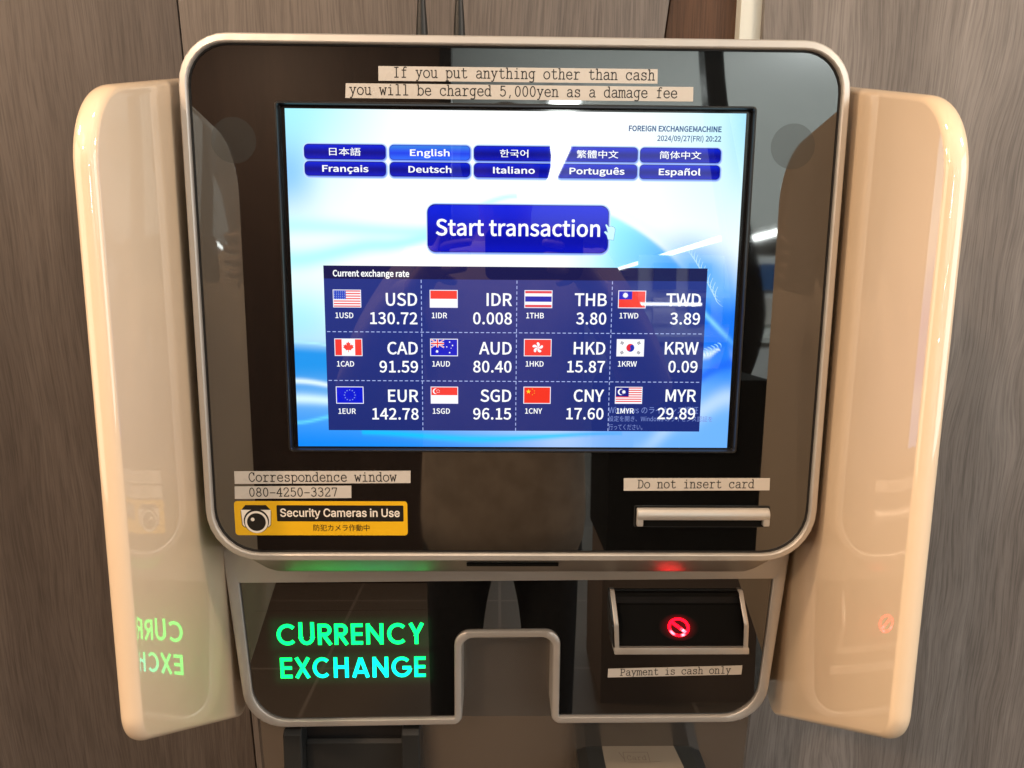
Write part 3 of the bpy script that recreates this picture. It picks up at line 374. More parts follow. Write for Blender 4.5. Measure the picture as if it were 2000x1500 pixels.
def tile_floor():
    m, b, nt = principled('floor_tile', (0.11, 0.09, 0.07), 0.45)
    tc = node(nt, 'ShaderNodeTexCoord')
    br = node(nt, 'ShaderNodeTexBrick')
    br.offset = 0.0
    br.inputs['Scale'].default_value = 1.0
    br.inputs['Color1'].default_value = (0.105, 0.080, 0.060, 1)
    br.inputs['Color2'].default_value = (0.114, 0.088, 0.066, 1)
    br.inputs['Mortar'].default_value = (0.19, 0.155, 0.125, 1)
    br.inputs['Mortar Size'].default_value = 0.006
    br.inputs['Brick Width'].default_value = 0.6
    br.inputs['Row Height'].default_value = 0.6
    nt.links.new(tc.outputs['Object'], br.inputs['Vector'])
    nt.links.new(br.outputs['Color'], b.inputs['Base Color'])
    return m


M['tile'] = tile_floor()


def cloth(name, c1, c2, scale):
    m, b, nt = principled(name, c1, 0.95)
    tc = node(nt, 'ShaderNodeTexCoord')
    nz = node(nt, 'ShaderNodeTexNoise')
    nz.inputs['Scale'].default_value = scale
    nz.inputs['Detail'].default_value = 6
    nt.links.new(tc.outputs['Object'], nz.inputs['Vector'])
    cr = node(nt, 'ShaderNodeValToRGB')
    cr.color_ramp.elements[0].position = 0.35
    cr.color_ramp.elements[0].color = (*c1, 1)
    cr.color_ramp.elements[1].position = 0.65
    cr.color_ramp.elements[1].color = (*c2, 1)
    nt.links.new(nz.outputs['Fac'], cr.inputs['Fac'])
    nt.links.new(cr.outputs['Color'], b.inputs['Base Color'])
    return m


def glow(name, strength, ior=1.5, rough=0.015):
    """emits the colour attribute of the mesh (screen pixels, lit letters) under a glossy surface"""
    m, b, nt = principled(name, (0.004, 0.004, 0.004), rough, ior=ior)
    at = node(nt, 'ShaderNodeVertexColor', layer_name='Col')
    nt.links.new(at.outputs['Color'], b.inputs['Emission Color'])
    b.inputs['Emission Strength'].default_value = strength
    return m


M['pixels'] = glow('screen_pixels', 0.98)
M['lit_letters'] = glow('lit_letters', 1.0)
M['painted_halo'] = glow('painted_halo', 1.0, ior=2.25, rough=0.010)
M['red_light'] = glow('red_light', 1.0, ior=1.2, rough=0.6)


# ------------------------------------------------------------------ mesh helpers
class Shape:
    """collects faces, several materials and corner colours into ONE mesh object"""

    def __init__(s):
        s.v, s.f, s.fm, s.fc = [], [], [], []
        s.mats = []

    def mi(s, m):
        if m not in s.mats:
            s.mats.append(m)
        return s.mats.index(m)

    def face(s, pts, m, col=None):
        i = len(s.v)
        s.v += [tuple(p) for p in pts]
        s.f.append(list(range(i, i + len(pts))))
        s.fm.append(s.mi(m))
        s.fc.append([col] * len(pts) if not isinstance(col, list) else col)

    def add(s, verts, faces, m, col=None):
        i = len(s.v)
        s.v += [tuple(p) for p in verts]
        k = s.mi(m)
        for f in faces:
            s.f.append([i + a for a in f])
            s.fm.append(k)
            s.fc.append([col] * len(f) if not callable(col) else [col(verts[a]) for a in f])

    def loft(s, rings, m, cap0=False, cap1=False):
        """rings: lists of equally many 3-D points, skinned in order"""
        n = len(rings[0])
        verts = [p for r in rings for p in r]
        faces = []
        for k in range(len(rings) - 1):
            for i in range(n):
                j = (i + 1) % n
                faces.append((k * n + i, k * n + j, (k + 1) * n + j, (k + 1) * n + i))
        if cap0:
            faces.append(tuple(range(n))[::-1])
        if cap1:
            faces.append(tuple(range((len(rings) - 1) * n, len(rings) * n)))
        s.add(verts, faces, m)

    def prism(s, outline, w0, w1, m, bev=0.0):
        """outline (a, b) extruded from depth w0 to w1 (the front), bevelled front edge"""
        if bev:
            ins = inset(outline, bev)
            s.loft([[(a, b, w0) for a, b in outline], [(a, b, w1 - bev) for a, b in outline],
                    [(a * .7 + c * .3, b * .7 + d * .3, w1 - bev * .3) for (a, b), (c, d) in zip(outline, ins)],
                    [(a, b, w1) for a, b in ins]], m, True, True)
        else:
            s.loft([[(a, b, w0) for a, b in outline], [(a, b, w1) for a, b in outline]], m, True, True)

    def box(s, a0, a1, b0, b1, w0, w1, m, bev=0.0):
        s.prism([(a0, b0), (a1, b0), (a1, b1), (a0, b1)], w0, w1, m, bev)

    def side(s, prof, u0, u1, m, bev=0.0):
        """profile (w, v) extruded along u"""
        if bev:
            ins = inset(prof, bev)
            s.loft([[(u0, b, a) for a, b in ins], [(u0 + bev, b, a) for a, b in prof], [(u1 - bev, b, a) for a, b in prof], [(u1, b, a) for a, b in ins]], m, True, True)
        else:
            s.loft([[(u0, b, a) for a, b in prof], [(u1, b, a) for a, b in prof]], m, True, True)

    def tube(s, pts, radii, m, seg=12, caps=True):
        rings = []
        prev = None
        P = [Vector(p) for p in pts]
        for i, p in enumerate(P):
            t = (P[min(i + 1, len(P) - 1)] - P[max(i - 1, 0)]).normalized()
            if prev is None:
                a = t.orthogonal().normalized()
            else:
                a = (prev - t * prev.dot(t)).normalized()
            prev = a
            b = t.cross(a)
            r = radii[i] if isinstance(radii, (list, tuple)) else radii
            rings.append([tuple(p + (a * math.cos(2 * math.pi * k / seg) + b * math.sin(2 * math.pi * k / seg)) * r) for k in range(seg)])
        s.loft(rings, m, caps, caps)

    def build(s, name, parent=None, matrix=PANEL, label=None, smooth=35):
        me = bpy.data.meshes.new(name)
        me.from_pydata(s.v, [], s.f)
        for m in s.mats:
            me.materials.append(m)
        me.polygons.foreach_set('material_index', s.fm)
        if any(c[0] is not None for c in s.fc):
            at = me.color_attributes.new('Col', 'FLOAT_COLOR', 'CORNER')
            flat = []
            for c in s.fc:
                for k in c:
                    k = k or (0, 0, 0)
                    flat += [k[0], k[1], k[2], 1.0]
            at.data.foreach_set('color', flat)
        o = bpy.data.objects.new(name, me)
        COL.objects.link(o)
        mat = matrix if matrix is not None else Matrix()
        if parent is not None:
            base = parent
            while base.parent:
                base = base.parent
            mat = Matrix.Translation(-base.location) @ mat
            o.parent = parent
        me.transform(mat)
        bm = bmesh.new()
        bm.from_mesh(me)
        bmesh.ops.remove_doubles(bm, verts=bm.verts, dist=1e-6) if not any(c[0] is not None for c in s.fc) else None
        if not any(c[0] is not None for c in s.fc):
            bmesh.ops.recalc_face_normals(bm, faces=bm.faces)
        bm.to_mesh(me)
        bm.free()
        if smooth:
            me.shade_smooth()
            for pg in me.polygons:
                if pg.loop_total > 6:
                    pg.use_smooth = False
            me.set_sharp_from_angle(angle=math.radians(smooth))
        me.update()
        if label:
            o['label'] = label
        return o


def inset(pts, d):
    """offset a counter-clockwise or clockwise outline inwards"""
    n = len(pts)
    ar = sum(pts[i][0] * pts[(i + 1) % n][1] - pts[(i + 1) % n][0] * pts[i][1] for i in range(n))
    sg = 1 if ar > 0 else -1
    out = []
    for i in range(n):
        p0, p1, p2 = Vector(pts[i - 1]), Vector(pts[i]), Vector(pts[(i + 1) % n])
        e1, e2 = (p1 - p0), (p2 - p1)
        if e1.length < 1e-9 or e2.length < 1e-9:
            out.append(tuple(p1))
            continue
        e1.normalize()
        e2.normalize()
        n1, n2 = Vector((-e1.y, e1.x)) * sg, Vector((-e2.y, e2.x)) * sg
        k = n1 + n2
        q = max(0.35, 1 + n1.dot(n2))
        out.append(tuple(p1 + k * (d / q)))
    return out


def fillet(pts, radii, n=8):
    """polygon with rounded corners; every corner gives n + 1 points"""
    out = []
    m = len(pts)
    for i in range(m):
        p0, p1, p2 = Vector(pts[i - 1]), Vector(pts[i]), Vector(pts[(i + 1) % m])
        a, b = (p0 - p1).normalized(), (p2 - p1).normalized()
        r = radii[i] if isinstance(radii, (list, tuple)) else radii
        ang = a.angle(b)
        t = r / math.tan(ang / 2)
        c = p1 + (a + b).normalized() * (r / math.sin(ang / 2))
        s, e = p1 + a * t, p1 + b * t
        v0, v1 = s - c, e - c
        tot = v0.angle_signed(v1)
        for k in range(n + 1):
            q = -tot * k / n
            out.append((c.x + v0.x * math.cos(q) - v0.y * math.sin(q), c.y + v0.x * math.sin(q) + v0.y * math.cos(q)))
    return out


def rounded(u0, u1, v0, v1, r, n=8):
    r = r if isinstance(r, (list, tuple)) else [r] * 4
    return fillet([(u0, v1), (u0, v0), (u1, v0), (u1, v1)], [r[0], r[3], r[2], r[1]], n)   # r = top left, top right, bottom right, bottom left


def at_w(outline, w):
    return [(a, b, w) for a, b in outline]


def lerp(o1, o2, t):
    return [(a + (c - a) * t, b + (d - b) * t) for (a, b), (c, d) in zip(o1, o2)]


def disc(cx, cy, r, n=32, ry=None):
    ry = ry or r
    return [(cx + r * math.cos(2 * math.pi * k / n), cy + ry * math.sin(2 * math.pi * k / n)) for k in range(n)]


# ---- printed letters
def decode(data):
    out = {}
    for ch, (adv, polys) in data.items():
        out[ch] = (adv / 1000, [[(p[i] / 1000, p[i + 1] / 1000) for i in range(0, len(p), 2)] for p in polys])
    return out


SANS, GROTESK = decode(SANS_OUTLINES), decode(GROTESK_OUTLINES)
CAP = {id(SANS): SANS['E'][1] and max(y for p in SANS['E'][1] for x, y in p), id(GROTESK): max(y for p in GROTESK['S'][1] for x, y in p)}


def fatten(poly, d):
    n = len(poly)
    out = []
    for i in range(n):
        p0, p1, p2 = Vector(poly[i - 1]), Vector(poly[i]), Vector(poly[(i + 1) % n])
        e1, e2 = p1 - p0, p2 - p1
        if e1.length < 1e-9 or e2.length < 1e-9:
            out.append(tuple(p1))
            continue
        e1.normalize()
        e2.normalize()
        k = Vector((e1.y + e2.y, -e1.x - e2.x))
        q = max(0.5, 1 + e1.dot(e2))
        out.append(tuple(p1 + k * (d / q)))
    return out


def loop_area(p):
    return sum(p[i].x * p[(i + 1) % len(p)].y - p[(i + 1) % len(p)].x * p[i].y for i in range(len(p)))


def inside_loop(q, loop):
    c = False
    for i in range(len(loop)):
        a, b = loop[i - 1], loop[i]
        if (a.y > q.y) != (b.y > q.y) and q.x < (b.x - a.x) * (q.y - a.y) / (b.y - a.y) + a.x:
            c = not c
    return c


def letters(shape, text, x, y, w, m, col=None, font=None, cap=None, width=None, align='L', bold=0.0, space=0.0, em=None):
    """text as flat filled outlines; cap = height of capitals, width = fitted width"""
    font = font or SANS
    k = cap / CAP[id(font)]
    gl, pen = [], 0.0
    x0 = x1 = None
    for ch in text:
        if ch == ' ':
            pen += 0.083 if font is SANS else 0.17
            pen += space
            continue
        adv, polys = font[ch]
        bd = bold if font is SANS else -bold
        if ord(ch) > 0x2000:
            bd *= 0.25
        ps = [fatten(p, bd) for p in polys]
        ps = [[(a + pen, b) for a, b in p] for p in ps]
        for p in ps:
            for a, b in p:
                x0 = a if x0 is None else min(x0, a)
                x1 = a if x1 is None else max(x1, a)
        gl.append(ps)
        pen += adv + space
    kx = width / (x1 - x0) if width else k
    off = {'L': x - x0 * kx, 'R': x - x1 * kx, 'C': x - (x0 + x1) / 2 * kx}[align]
    for ps in gl:
        loops = [[Vector((a * kx + off, y + b * k, 0)) for a, b in p] for p in ps]
        areas = [sum(p[i].x * p[(i + 1) % len(p)].y - p[(i + 1) % len(p)].x * p[i].y for i in range(len(p))) for p in loops]
        big = max(areas, key=abs)
        outers = [i for i, a in enumerate(areas) if a * big > 0]
        groups = {i: [loops[i]] for i in outers}
        for i, a in enumerate(areas):
            if i in groups:
                continue
            q = loops[i][0]
            for j in sorted(outers, key=lambda j: abs(areas[j])):
                if inside_loop(q, loops[j]):
                    groups[j].append(loops[i])
                    break
        for P3 in groups.values():
            flat = [p for q in P3 for p in q]
            vs = [(p.x, p.y, w) for p in flat]
            fs = []
            want = abs(loop_area(P3[0])) - sum(abs(loop_area(q)) for q in P3[1:])
            best = None
            for turn in range(8):       # a fill that does not cover its area is tried again, turned a little
                mt = Matrix.Rotation(0.37 * turn, 3, 'Z') * (1000 / k / 1000)
                tris = geometry.tessellate_polygon([[mt @ p for p in q] for q in P3])
                got = sum(abs((flat[t[1]] - flat[t[0]]).cross(flat[t[2]] - flat[t[0]]).z) for t in tris)
                if best is None or abs(got - want) < best[0]:
                    best = (abs(got - want), tris)
                if best[0] < 0.01 * want:
                    break
            for t in best[1]:
                a, b, c = (flat[i] for i in t)
                fs.append(t if (b - a).cross(c - a).z > 0 else t[::-1])
            shape.add(vs, fs, m, col)
    return x0 * kx + off, x1 * kx + off


def smooth_curve(pts, k=4):
    out = []
    n = len(pts)
    P = [Vector(p) for p in pts]
    for i in range(n - 1):
        p0, p1, p2, p3 = P[max(i - 1, 0)], P[i], P[i + 1], P[min(i + 2, n - 1)]
        for j in range(k):
            t = j / k
            out.append(tuple(0.5 * ((2 * p1) + (p2 - p0) * t + (2 * p0 - 5 * p1 + 4 * p2 - p3) * t * t + (3 * p1 - p0 - 3 * p2 + p3) * t ** 3)))
    out.append(tuple(P[-1]))
    return out


# typewriter letters of the label tapes: strokes on a cell 10 wide, x-height 9, capitals 12.5; 'c' = curved stroke
_A = [(2.4, 6.5), (3.8, 8.5), (5.5, 9.1), (7, 8.5), (7.6, 6.6)]
TYPE = {
    'I': [[(2.5, 12.5), (7.5, 12.5)], [(5, 12.5), (5, 0)], [(2.5, 0), (7.5, 0)]],
    'f': ['c', [(8.2, 12.2), (7, 12.9), (5.4, 12.4), (4.7, 10.6), (4.7, 9)], [(4.7, 9.2), (4.7, 0)], [(2.3, 9), (7.6, 9)], [(2.3, 0), (7.2, 0)]],
    'y': [[(0.8, 9), (3.4, 9)], [(6.6, 9), (9.2, 9)], [(2, 9), (5, 1)], [(8, 9), (5, 0.6), (3.6, -3)], 'c', [(3.6, -3), (2.8, -3.8), (1.4, -3.7)]],
    'o': ['e', (5, 4.5, 3.9, 4.6)],
    'u': [[(0.8, 9), (2.2, 9), (2.2, 3)], 'c', [(2.2, 3), (2.6, 0.9), (4.3, 0), (6.4, 0.7), (7.6, 2.6)], [(6, 9), (7.6, 9), (7.6, 0), (9.2, 0)]],
    'p': [[(0.8, 9), (2.2, 9), (2.2, -3.9)], [(0.8, -3.9), (4.2, -3.9)], 'c', [(2.2, 6.4), (3.6, 8.6), (5.6, 9.1), (8, 7.5), (8.8, 4.5), (8, 1.5), (5.6, -0.1), (3.5, 0.5), (2.2, 2.6)]],
    't': [[(4, 12), (4, 2.5)], 'c', [(4, 2.5), (4.5, 0.6), (6, 0), (7.8, 0.6), (8.6, 1.7)], [(1.6, 9), (7.8, 9)]],
    'a': ['c', [(2, 7.4), (3.2, 8.8), (5, 9.1), (6.8, 8.5), (7.5, 6.8)], [(7.5, 6.8), (7.5, 1.2)], 'c', [(7.5, 1.2), (8, 0.1), (9.3, 0.2)], 'c', [(7.5, 5.3), (4.6, 5), (2.2, 4.1), (1.5, 2.4), (2.3, 0.5), (4.4, -0.1), (6.4, 0.8), (7.5, 2.5)]],
    'n': [[(0.7, 9), (2.4, 9), (2.4, 0)], [(0.7, 0), (4.1, 0)], 'c', _A, [(7.6, 6.6), (7.6, 0)], [(5.9, 0), (9.3, 0)]],
    'h': [[(0.7, 13), (2.4, 13), (2.4, 0)], [(0.7, 0), (4.1, 0)], 'c', _A, [(7.6, 6.6), (7.6, 0)], [(5.9, 0), (9.3, 0)]],
    'i': [[(2.4, 9), (5.2, 9), (5.2, 0)], [(2.2, 0), (8.2, 0)], [(5, 11.9), (5.1, 12.9)]],
    'g': ['c', [(7.5, 6.4), (6.4, 8.6), (4.6, 9.1), (2.2, 7.5), (1.4, 4.8), (2.2, 2), (4.6, 0.5), (6.4, 1.1), (7.5, 3)], [(9.2, 9), (7.5, 9), (7.5, -1.5)], 'c', [(7.5, -1.5), (6.9, -3.4), (5, -4), (2.2, -3.7)]],
    'e': [[(1.5, 4.8), (8.5, 4.8)], 'c', [(8.5, 4.8), (7.8, 7.7), (5.2, 9.1), (2.5, 7.8), (1.4, 4.6), (2.5, 1.4), (5.2, -0.1), (7.4, 0.5), (8.7, 1.8)]],
    'r': [[(1.4, 9), (3.6, 9), (3.6, 0)], [(1.4, 0), (6.8, 0)], 'c', [(3.6, 5.8), (5, 8.2), (6.8, 9.1), (8.8, 8.4)]],
    'c': ['c', [(8, 6.4), (7.1, 8.4), (5, 9.1), (2.5, 7.8), (1.4, 4.6), (2.5, 1.4), (5, -0.1), (7.1, 0.4), (8.6, 1.9)], [(8, 9), (8, 6.2)]],
    's': ['c', [(7.5, 6.8), (6.6, 8.6), (4.8, 9.1), (2.8, 8.5), (2.2, 6.8), (3.2, 5.4), (5.2, 4.8), (7.3, 4), (8.1, 2.3), (7.2, 0.6), (5, -0.1), (3, 0.5), (2, 2.3)], [(7.6, 9), (7.6, 6.6)], [(2, 0), (2, 2.4)]],
    'w': [[(0.3, 9), (2.4, 9)], [(7.6, 9), (9.7, 9)], [(1.2, 9), (3, 0), (5, 7.2), (7, 0), (8.8, 9)]],
    'l': [[(2.4, 13), (5.2, 13), (5.2, 0)], [(2.2, 0), (8.2, 0)]],
    'b': [[(0.6, 13), (2.2, 13), (2.2, 0), (0.9, 0)], 'c', [(2.2, 6.4), (3.6, 8.6), (5.6, 9.1), (8, 7.5), (8.8, 4.5), (8, 1.5), (5.6, -0.1), (3.5, 0.5), (2.2, 2.6)]],
    'd': [[(6, 13), (7.7, 13), (7.7, 0), (9.3, 0)], 'c', [(7.7, 6.4), (6.4, 8.6), (4.4, 9.1), (2, 7.5), (1.2, 4.5), (2, 1.5), (4.4, -0.1), (6.4, 0.5), (7.7, 2.6)]],
    'm': [[(0.1, 9), (1.4, 9), (1.4, 0)], [(0.1, 0), (2.7, 0)], 'c', [(1.4, 7), (2.5, 8.8), (3.7, 9.1), (4.7, 8.4), (5, 6.8)], [(5, 6.8), (5, 0), (6.2, 0)], 'c', [(5, 7), (6.1, 8.8), (7.3, 9.1), (8.3, 8.4), (8.6, 6.8)], [(8.6, 6.8), (8.6, 0), (9.9, 0)]],
    '5': [[(7.7, 12.5), (2.8, 12.5), (2.5, 7)], 'c', [(2.5, 7), (4, 8), (5.8, 8), (7.8, 6.6), (8.3, 4), (7.5, 1.3), (5, -0.1), (3, 0.4), (1.7, 1.9)]],
    ',': [[(4.9, 1.2), (4, -2.4)]],
    '0': ['e', (5, 6.2, 3.2, 6.4)],
    'C': ['c', [(8.2, 9), (7.2, 11.8), (5, 12.8), (2.4, 10.8), (1.2, 6.3), (2.4, 1.8), (5, -0.2), (7.4, 0.8), (8.7, 2.9)], [(8.2, 12.6), (8.2, 9)]],
    '8': ['e', (5, 9.5, 2.7, 3.2), 'e', (5, 3.1, 3.3, 3.2)],
    '4': [[(6.6, 0), (6.6, 12.6), (1.2, 4), (8.8, 4)], [(4.8, 0), (8.3, 0)]],
    '2': ['c', [(1.7, 9.4), (2.4, 11.6), (5, 12.8), (7.5, 11.6), (8, 9.4), (7, 7), (4.2, 3.8), (1.8, 0.4)], [(1.7, 0), (8.3, 0), (8.3, 1.8)]],
    '-': [[(1.4, 5.2), (8.6, 5.2)]],
    '3': ['c', [(2, 11), (3.4, 12.6), (5.4, 12.7), (7.6, 11.2), (7.4, 8.4), (4.6, 7)], 'c', [(4.6, 7), (7.6, 6.2), (8.3, 3.6), (7.3, 1), (4.8, -0.2), (2.8, 0.4), (1.6, 2)]],
    '7': [[(2, 10.4), (2, 12.5), (8.2, 12.5), (8.2, 11.6), (4.8, 0)]],
    'D': [[(0.8, 12.5), (4.5, 12.5)], [(2.3, 12.5), (2.3, 0)], [(0.8, 0), (4.5, 0)], 'c', [(4.5, 12.5), (7.3, 11), (8.7, 6.3), (7.3, 1.5), (4.5, 0)]],
    'P': [[(0.8, 12.5), (5.5, 12.5)], [(2.5, 12.5), (2.5, 0)], [(0.8, 0), (4.8, 0)], 'c', [(5.5, 12.5), (8, 11.5), (8.5, 9.1), (7.8, 6.7), (5.5, 5.7)], [(5.5, 5.7), (2.5, 5.7)]],
}


def ribbon(shape, pts, half, w, m, col=None, closed=False, square=0.0):
    P = [Vector(p) for p in pts]
    n = len(P)
    if not closed:
        for i in range(1, n - 1):       # sharp turns start a new stroke
            if (P[i] - P[i - 1]).normalized().dot((P[i + 1] - P[i]).normalized()) < 0.3:
                ribbon(shape, pts[:i + 1], half, w, m, col, False, square or half)
                ribbon(shape, pts[i:], half, w + 2e-6, m, col, False, square or half)
                return
    if square and not closed:
        P[0] = P[0] + (P[0] - P[1]).normalized() * square
        P[-1] = P[-1] + (P[-1] - P[-2]).normalized() * square
    left, right = [], []
    for i in range(n):
        a = P[i - 1] if (i > 0 or closed) else None
        b = P[(i + 1) % n] if (i < n - 1 or closed) else None
        d1 = (P[i] - a).normalized() if a is not None else (b - P[i]).normalized()
        d2 = (b - P[i]).normalized() if b is not None else d1
        nn = Vector((-d1.y - d2.y, d1.x + d2.x))
        q = max(0.5, 1 + d1.dot(d2))
        nn = nn / q * half
        left.append(P[i] + nn)
        right.append(P[i] - nn)
    vs = [(p.x, p.y, w) for p in left] + [(p.x, p.y, w) for p in right]
    fs = []
    for i in range(n if closed else n - 1):
        j = (i + 1) % n
        fs.append((n + i, n + j, j, i))
    shape.add(vs, fs, m, col)


def typed(shape, text, x, y, pitch, w, m, half=0.62, slope=0.0, tall=1.0):
    k = pitch / 10
    for ci, ch in enumerate(text):
        if ch == ' ':
            continue
        ox = x + ci * pitch
        oy = y + slope * ci * pitch
        mode = None
        zi = 0
        for st in TYPE[ch]:
            if isinstance(st, str):
                mode = st
                continue
            zi += 1
            wz = w + zi * 4e-6
            tr = lambda p: (ox + p[0] * k, oy + p[1] * k * tall)
            if mode == 'e':
                ribbon(shape, [tr(p) for p in disc(st[0], st[1], st[2], 18, st[3])], half * k, wz, m, closed=True)
            else:
                ribbon(shape, [tr(p) for p in (smooth_curve(st) if mode == 'c' else st)], half * k, wz, m, square=half * k * .6)
            mode = None


# geometric capitals of the lit sign: strokes on a cell of height 1
def _arc(cx, cy, r, a0, a1, n=18):
    return [(cx + r * math.cos(math.radians(a0 + (a1 - a0) * i / n)), cy + r * math.sin(math.radians(a0 + (a1 - a0) * i / n))) for i in range(n + 1)]


HS = 0.082   # half stroke
SIGN = {
    'C': (0.98, [_arc(0.55, 0.5, 0.425, 46, 314)]),
    'U': (0.74, [[(HS, 1), (HS, 0.36)] + _arc(0.37, 0.365, 0.282, 180, 360, 14) + [(0.74 - HS, 0.36), (0.74 - HS, 1)]]),
    'R': (0.70, [[(HS, 1), (HS, 0)], [(0, 0.92), (0.34, 0.92)] + _arc(0.35, 0.705, 0.215, 90, -90, 12) + [(0, 0.49)], [(0.28, 0.46), (0.61, 0.0)]]),
    'E': (0.56, [[(HS, 1), (HS, 0)], [(0, 0.92), (0.56, 0.92)], [(0, 0.50), (0.54, 0.50)], [(0, 0.08), (0.56, 0.08)]]),
    'N': (0.82, [[(HS, 1), (HS, 0)], [(HS * .95, 0.93), (0.82 - HS * .95, 0.07)], [(0.82 - HS, 1), (0.82 - HS, 0)]]),
    'Y': (0.76, [[(0.09, 1), (0.38, 0.47)], [(0.67, 1), (0.38, 0.47), (0.32, 0.36)], [(0.38, 0.52), (0.38, 0)]]),
    'X': (0.78, [[(0.10, 1), (0.68, 0)], [(0.68, 1), (0.10, 0)]]),
    'H': (0.74, [[(HS, 1), (HS, 0)], [(0.74 - HS, 1), (0.74 - HS, 0)], [(0, 0.52), (0.74, 0.52)]]),
    'A': (0.86, [[(0.09, 0), (0.42, 0.96)], [(0.77, 0), (0.44, 0.96)], [(0.2, 0.27), (0.66, 0.27)]]),
    'G': (1.02, [_arc(0.53, 0.5, 0.425, 44, 352), [(0.56, 0.46), (0.985, 0.46)]]),
}

# ------------------------------------------------------------------ things
def thing(name, label, cat, loc=(0, 0, 0), group=None):
    o = bpy.data.objects.new(name, None)
    COL.objects.link(o)
    o.location = loc
    o['label'] = label
    o['category'] = cat
    if group:
        o['group'] = group
    return o


def tag(o, label, cat, group=None):
    o['label'] = label
    o['category'] = cat
    if group:
        o['group'] = group
    return o


def empty_part(name, parent, label=None):
    o = bpy.data.objects.new(name, None)
    COL.objects.link(o)
    o.parent = parent
    if label:
        o['label'] = label
    return o


# ------------------------------------------------------------------ setting: floor, ceiling, wood panelling behind the machine
s = Shape(); s.box(-8, 16, -40, 1.2, -0.05, 0.0, M['tile'])
o = s.build('floor', matrix=None); o['kind'] = 'structure'
s = Shape(); s.box(-8, 16, -40, 1.2, 2.62, 2.70, M['ceiling'])
o = s.build('ceiling', matrix=None); o['kind'] = 'structure'

WY = 0.27          # wall plane


def wall_piece(name, left, right, m, label, cat, y=WY, th=0.02):
    """upright board between two slightly leaning edges given at the top and bottom of the photo"""
    def edge(e):
        if not isinstance(e, tuple):
            return (e, e)
        a, b = at_depth(*e[0], y), at_depth(*e[1], y)
        k = (b.x - a.x) / (b.z - a.z)
        return (a.x + k * (0.002 - a.z), a.x + k * (2.618 - a.z))
    l, r = edge(left), edge(right)
    s = Shape()
    ol = [(l[0], 0.002), (r[0], 0.002), (r[1], 2.618), (l[1], 2.618)]
    s.prism(ol, -y - th, -y, m, 0.0012)
    o = s.build(name, matrix=Matrix(((1, 0, 0, 0), (0, 0, -1, 0), (0, 1, 0, 0), (0, 0, 0, 1))))
    return tag(o, label, cat)


wall_piece('wood_wall', -2.2, ((344.3, 0), (499, 1500)), M['grey_oak'], 'grey brown wood grain panel left of the dark vertical joint, behind the left wing', 'wall panel')
wall_piece('wood_wall', ((346.8, 0), (501.5, 1500)), ((1308, 0), (1297, 75)), M['grey_oak_c'], 'grey brown wood grain panel behind the two black cables and the machine head', 'wall panel')
wall_piece('wood_post', ((1310, 0), (1299, 75)), ((1446, 0), (1441, 80)), M['red_wood'], 'narrow reddish brown wood post between the grey panel and the white strip', 'post', y=WY + 0.012)
wall_piece('edge_strip', ((1448, 0), (1443, 80)), ((1492, 0), (1487, 80)), M['laminate'], 'narrow white glossy edge strip between the red brown post and the right wood panel', 'trim strip', y=WY - 0.004)
wall_piece('wood_wall', ((1494, 0), (1489, 82)), 2.6, M['grey_oak_b'], 'cooler grey wood grain panel with bold figure behind the right wing', 'wall panel', y=WY - 0.012, th=0.03)
s = Shape(); s.box(-2.4, 2.8, 0.0, 2.618, -WY - 0.14, -WY - 0.05, M['black_matte'])
o = s.build('wall_backing', matrix=Matrix(((1, 0, 0, 0), (0, 0, -1, 0), (0, 1, 0, 0), (0, 0, 0, 1)))); o['kind'] = 'structure'

# ------------------------------------------------------------------ the machine
K = thing('currency_exchange_machine', 'silver and cream currency exchange kiosk with a lit touch screen and two side wings', 'currency exchange machine', (0, 0.12, 0))

# --- head: silver frame with chin, dark gasket, smoked glass
RO, RI = [0.036, 0.036, 0.042, 0.042], [0.030, 0.030, 0.036, 0.036]
out_ = rounded(-0.2425, 0.2425, -0.2195, 0.1770, RO)
mid_ = rounded(-0.2412, 0.2412, -0.2182, 0.1757, [r - .0012 for r in RO])
inn_ = rounded(-0.2370, 0.2370, -0.2138, 0.1708, RI)
in2_ = rounded(-0.2364, 0.2364, -0.2132, 0.1702, [r - .0006 for r in RI])
chin = rounded(-0.2130, 0.2130, -0.2375, 0.1650, [0.03, 0.03, 0.022, 0.022])
back = rounded(-0.2130, 0.2130, -0.2385, 0.1650, [0.03, 0.03, 0.022, 0.022])
s = Shape()
s.loft([at_w(in2_, -0.002), at_w(in2_, 0.0066), at_w(lerp(in2_, inn_, .7), 0.0074), at_w(lerp(inn_, mid_, .12), 0.0078), at_w(mid_, 0.0072), at_w(lerp(mid_, out_, .7), 0.0064), at_w(out_, 0.0046),
        at_w(out_, 0.0015), at_w(lerp(out_, chin, .06), -0.0002)], M['silver'])
head = s.build('head_frame', K, smooth=24)
s = Shape()
s.loft([at_w(lerp(out_, chin, .06), -0.0002), at_w(lerp(out_, chin, .12), -0.0012), at_w(lerp(out_, chin, .9), -0.0125), at_w(chin, -0.0150), at_w(back, -0.0200), at_w(back, -0.105)], M['chin_metal'], False, True)
s.build('head_body', K, smooth=40)
s = Shape()
s.side([(-0.0040, -0.2255), (-0.0022, -0.2255), (-0.0044, -0.2285), (-0.0062, -0.2285)], -0.0375, 0.0375, M['black_matte'])
s.build('chin_slit', head)

gask_i = inset(in2_, 0.0011)
s = Shape()
s.loft([at_w(in2_, -0.001), at_w(in2_, 0.0040), at_w(gask_i, 0.0040), at_w(gask_i, -0.001)], M['gasket'])
s.build('glass_gasket', K)

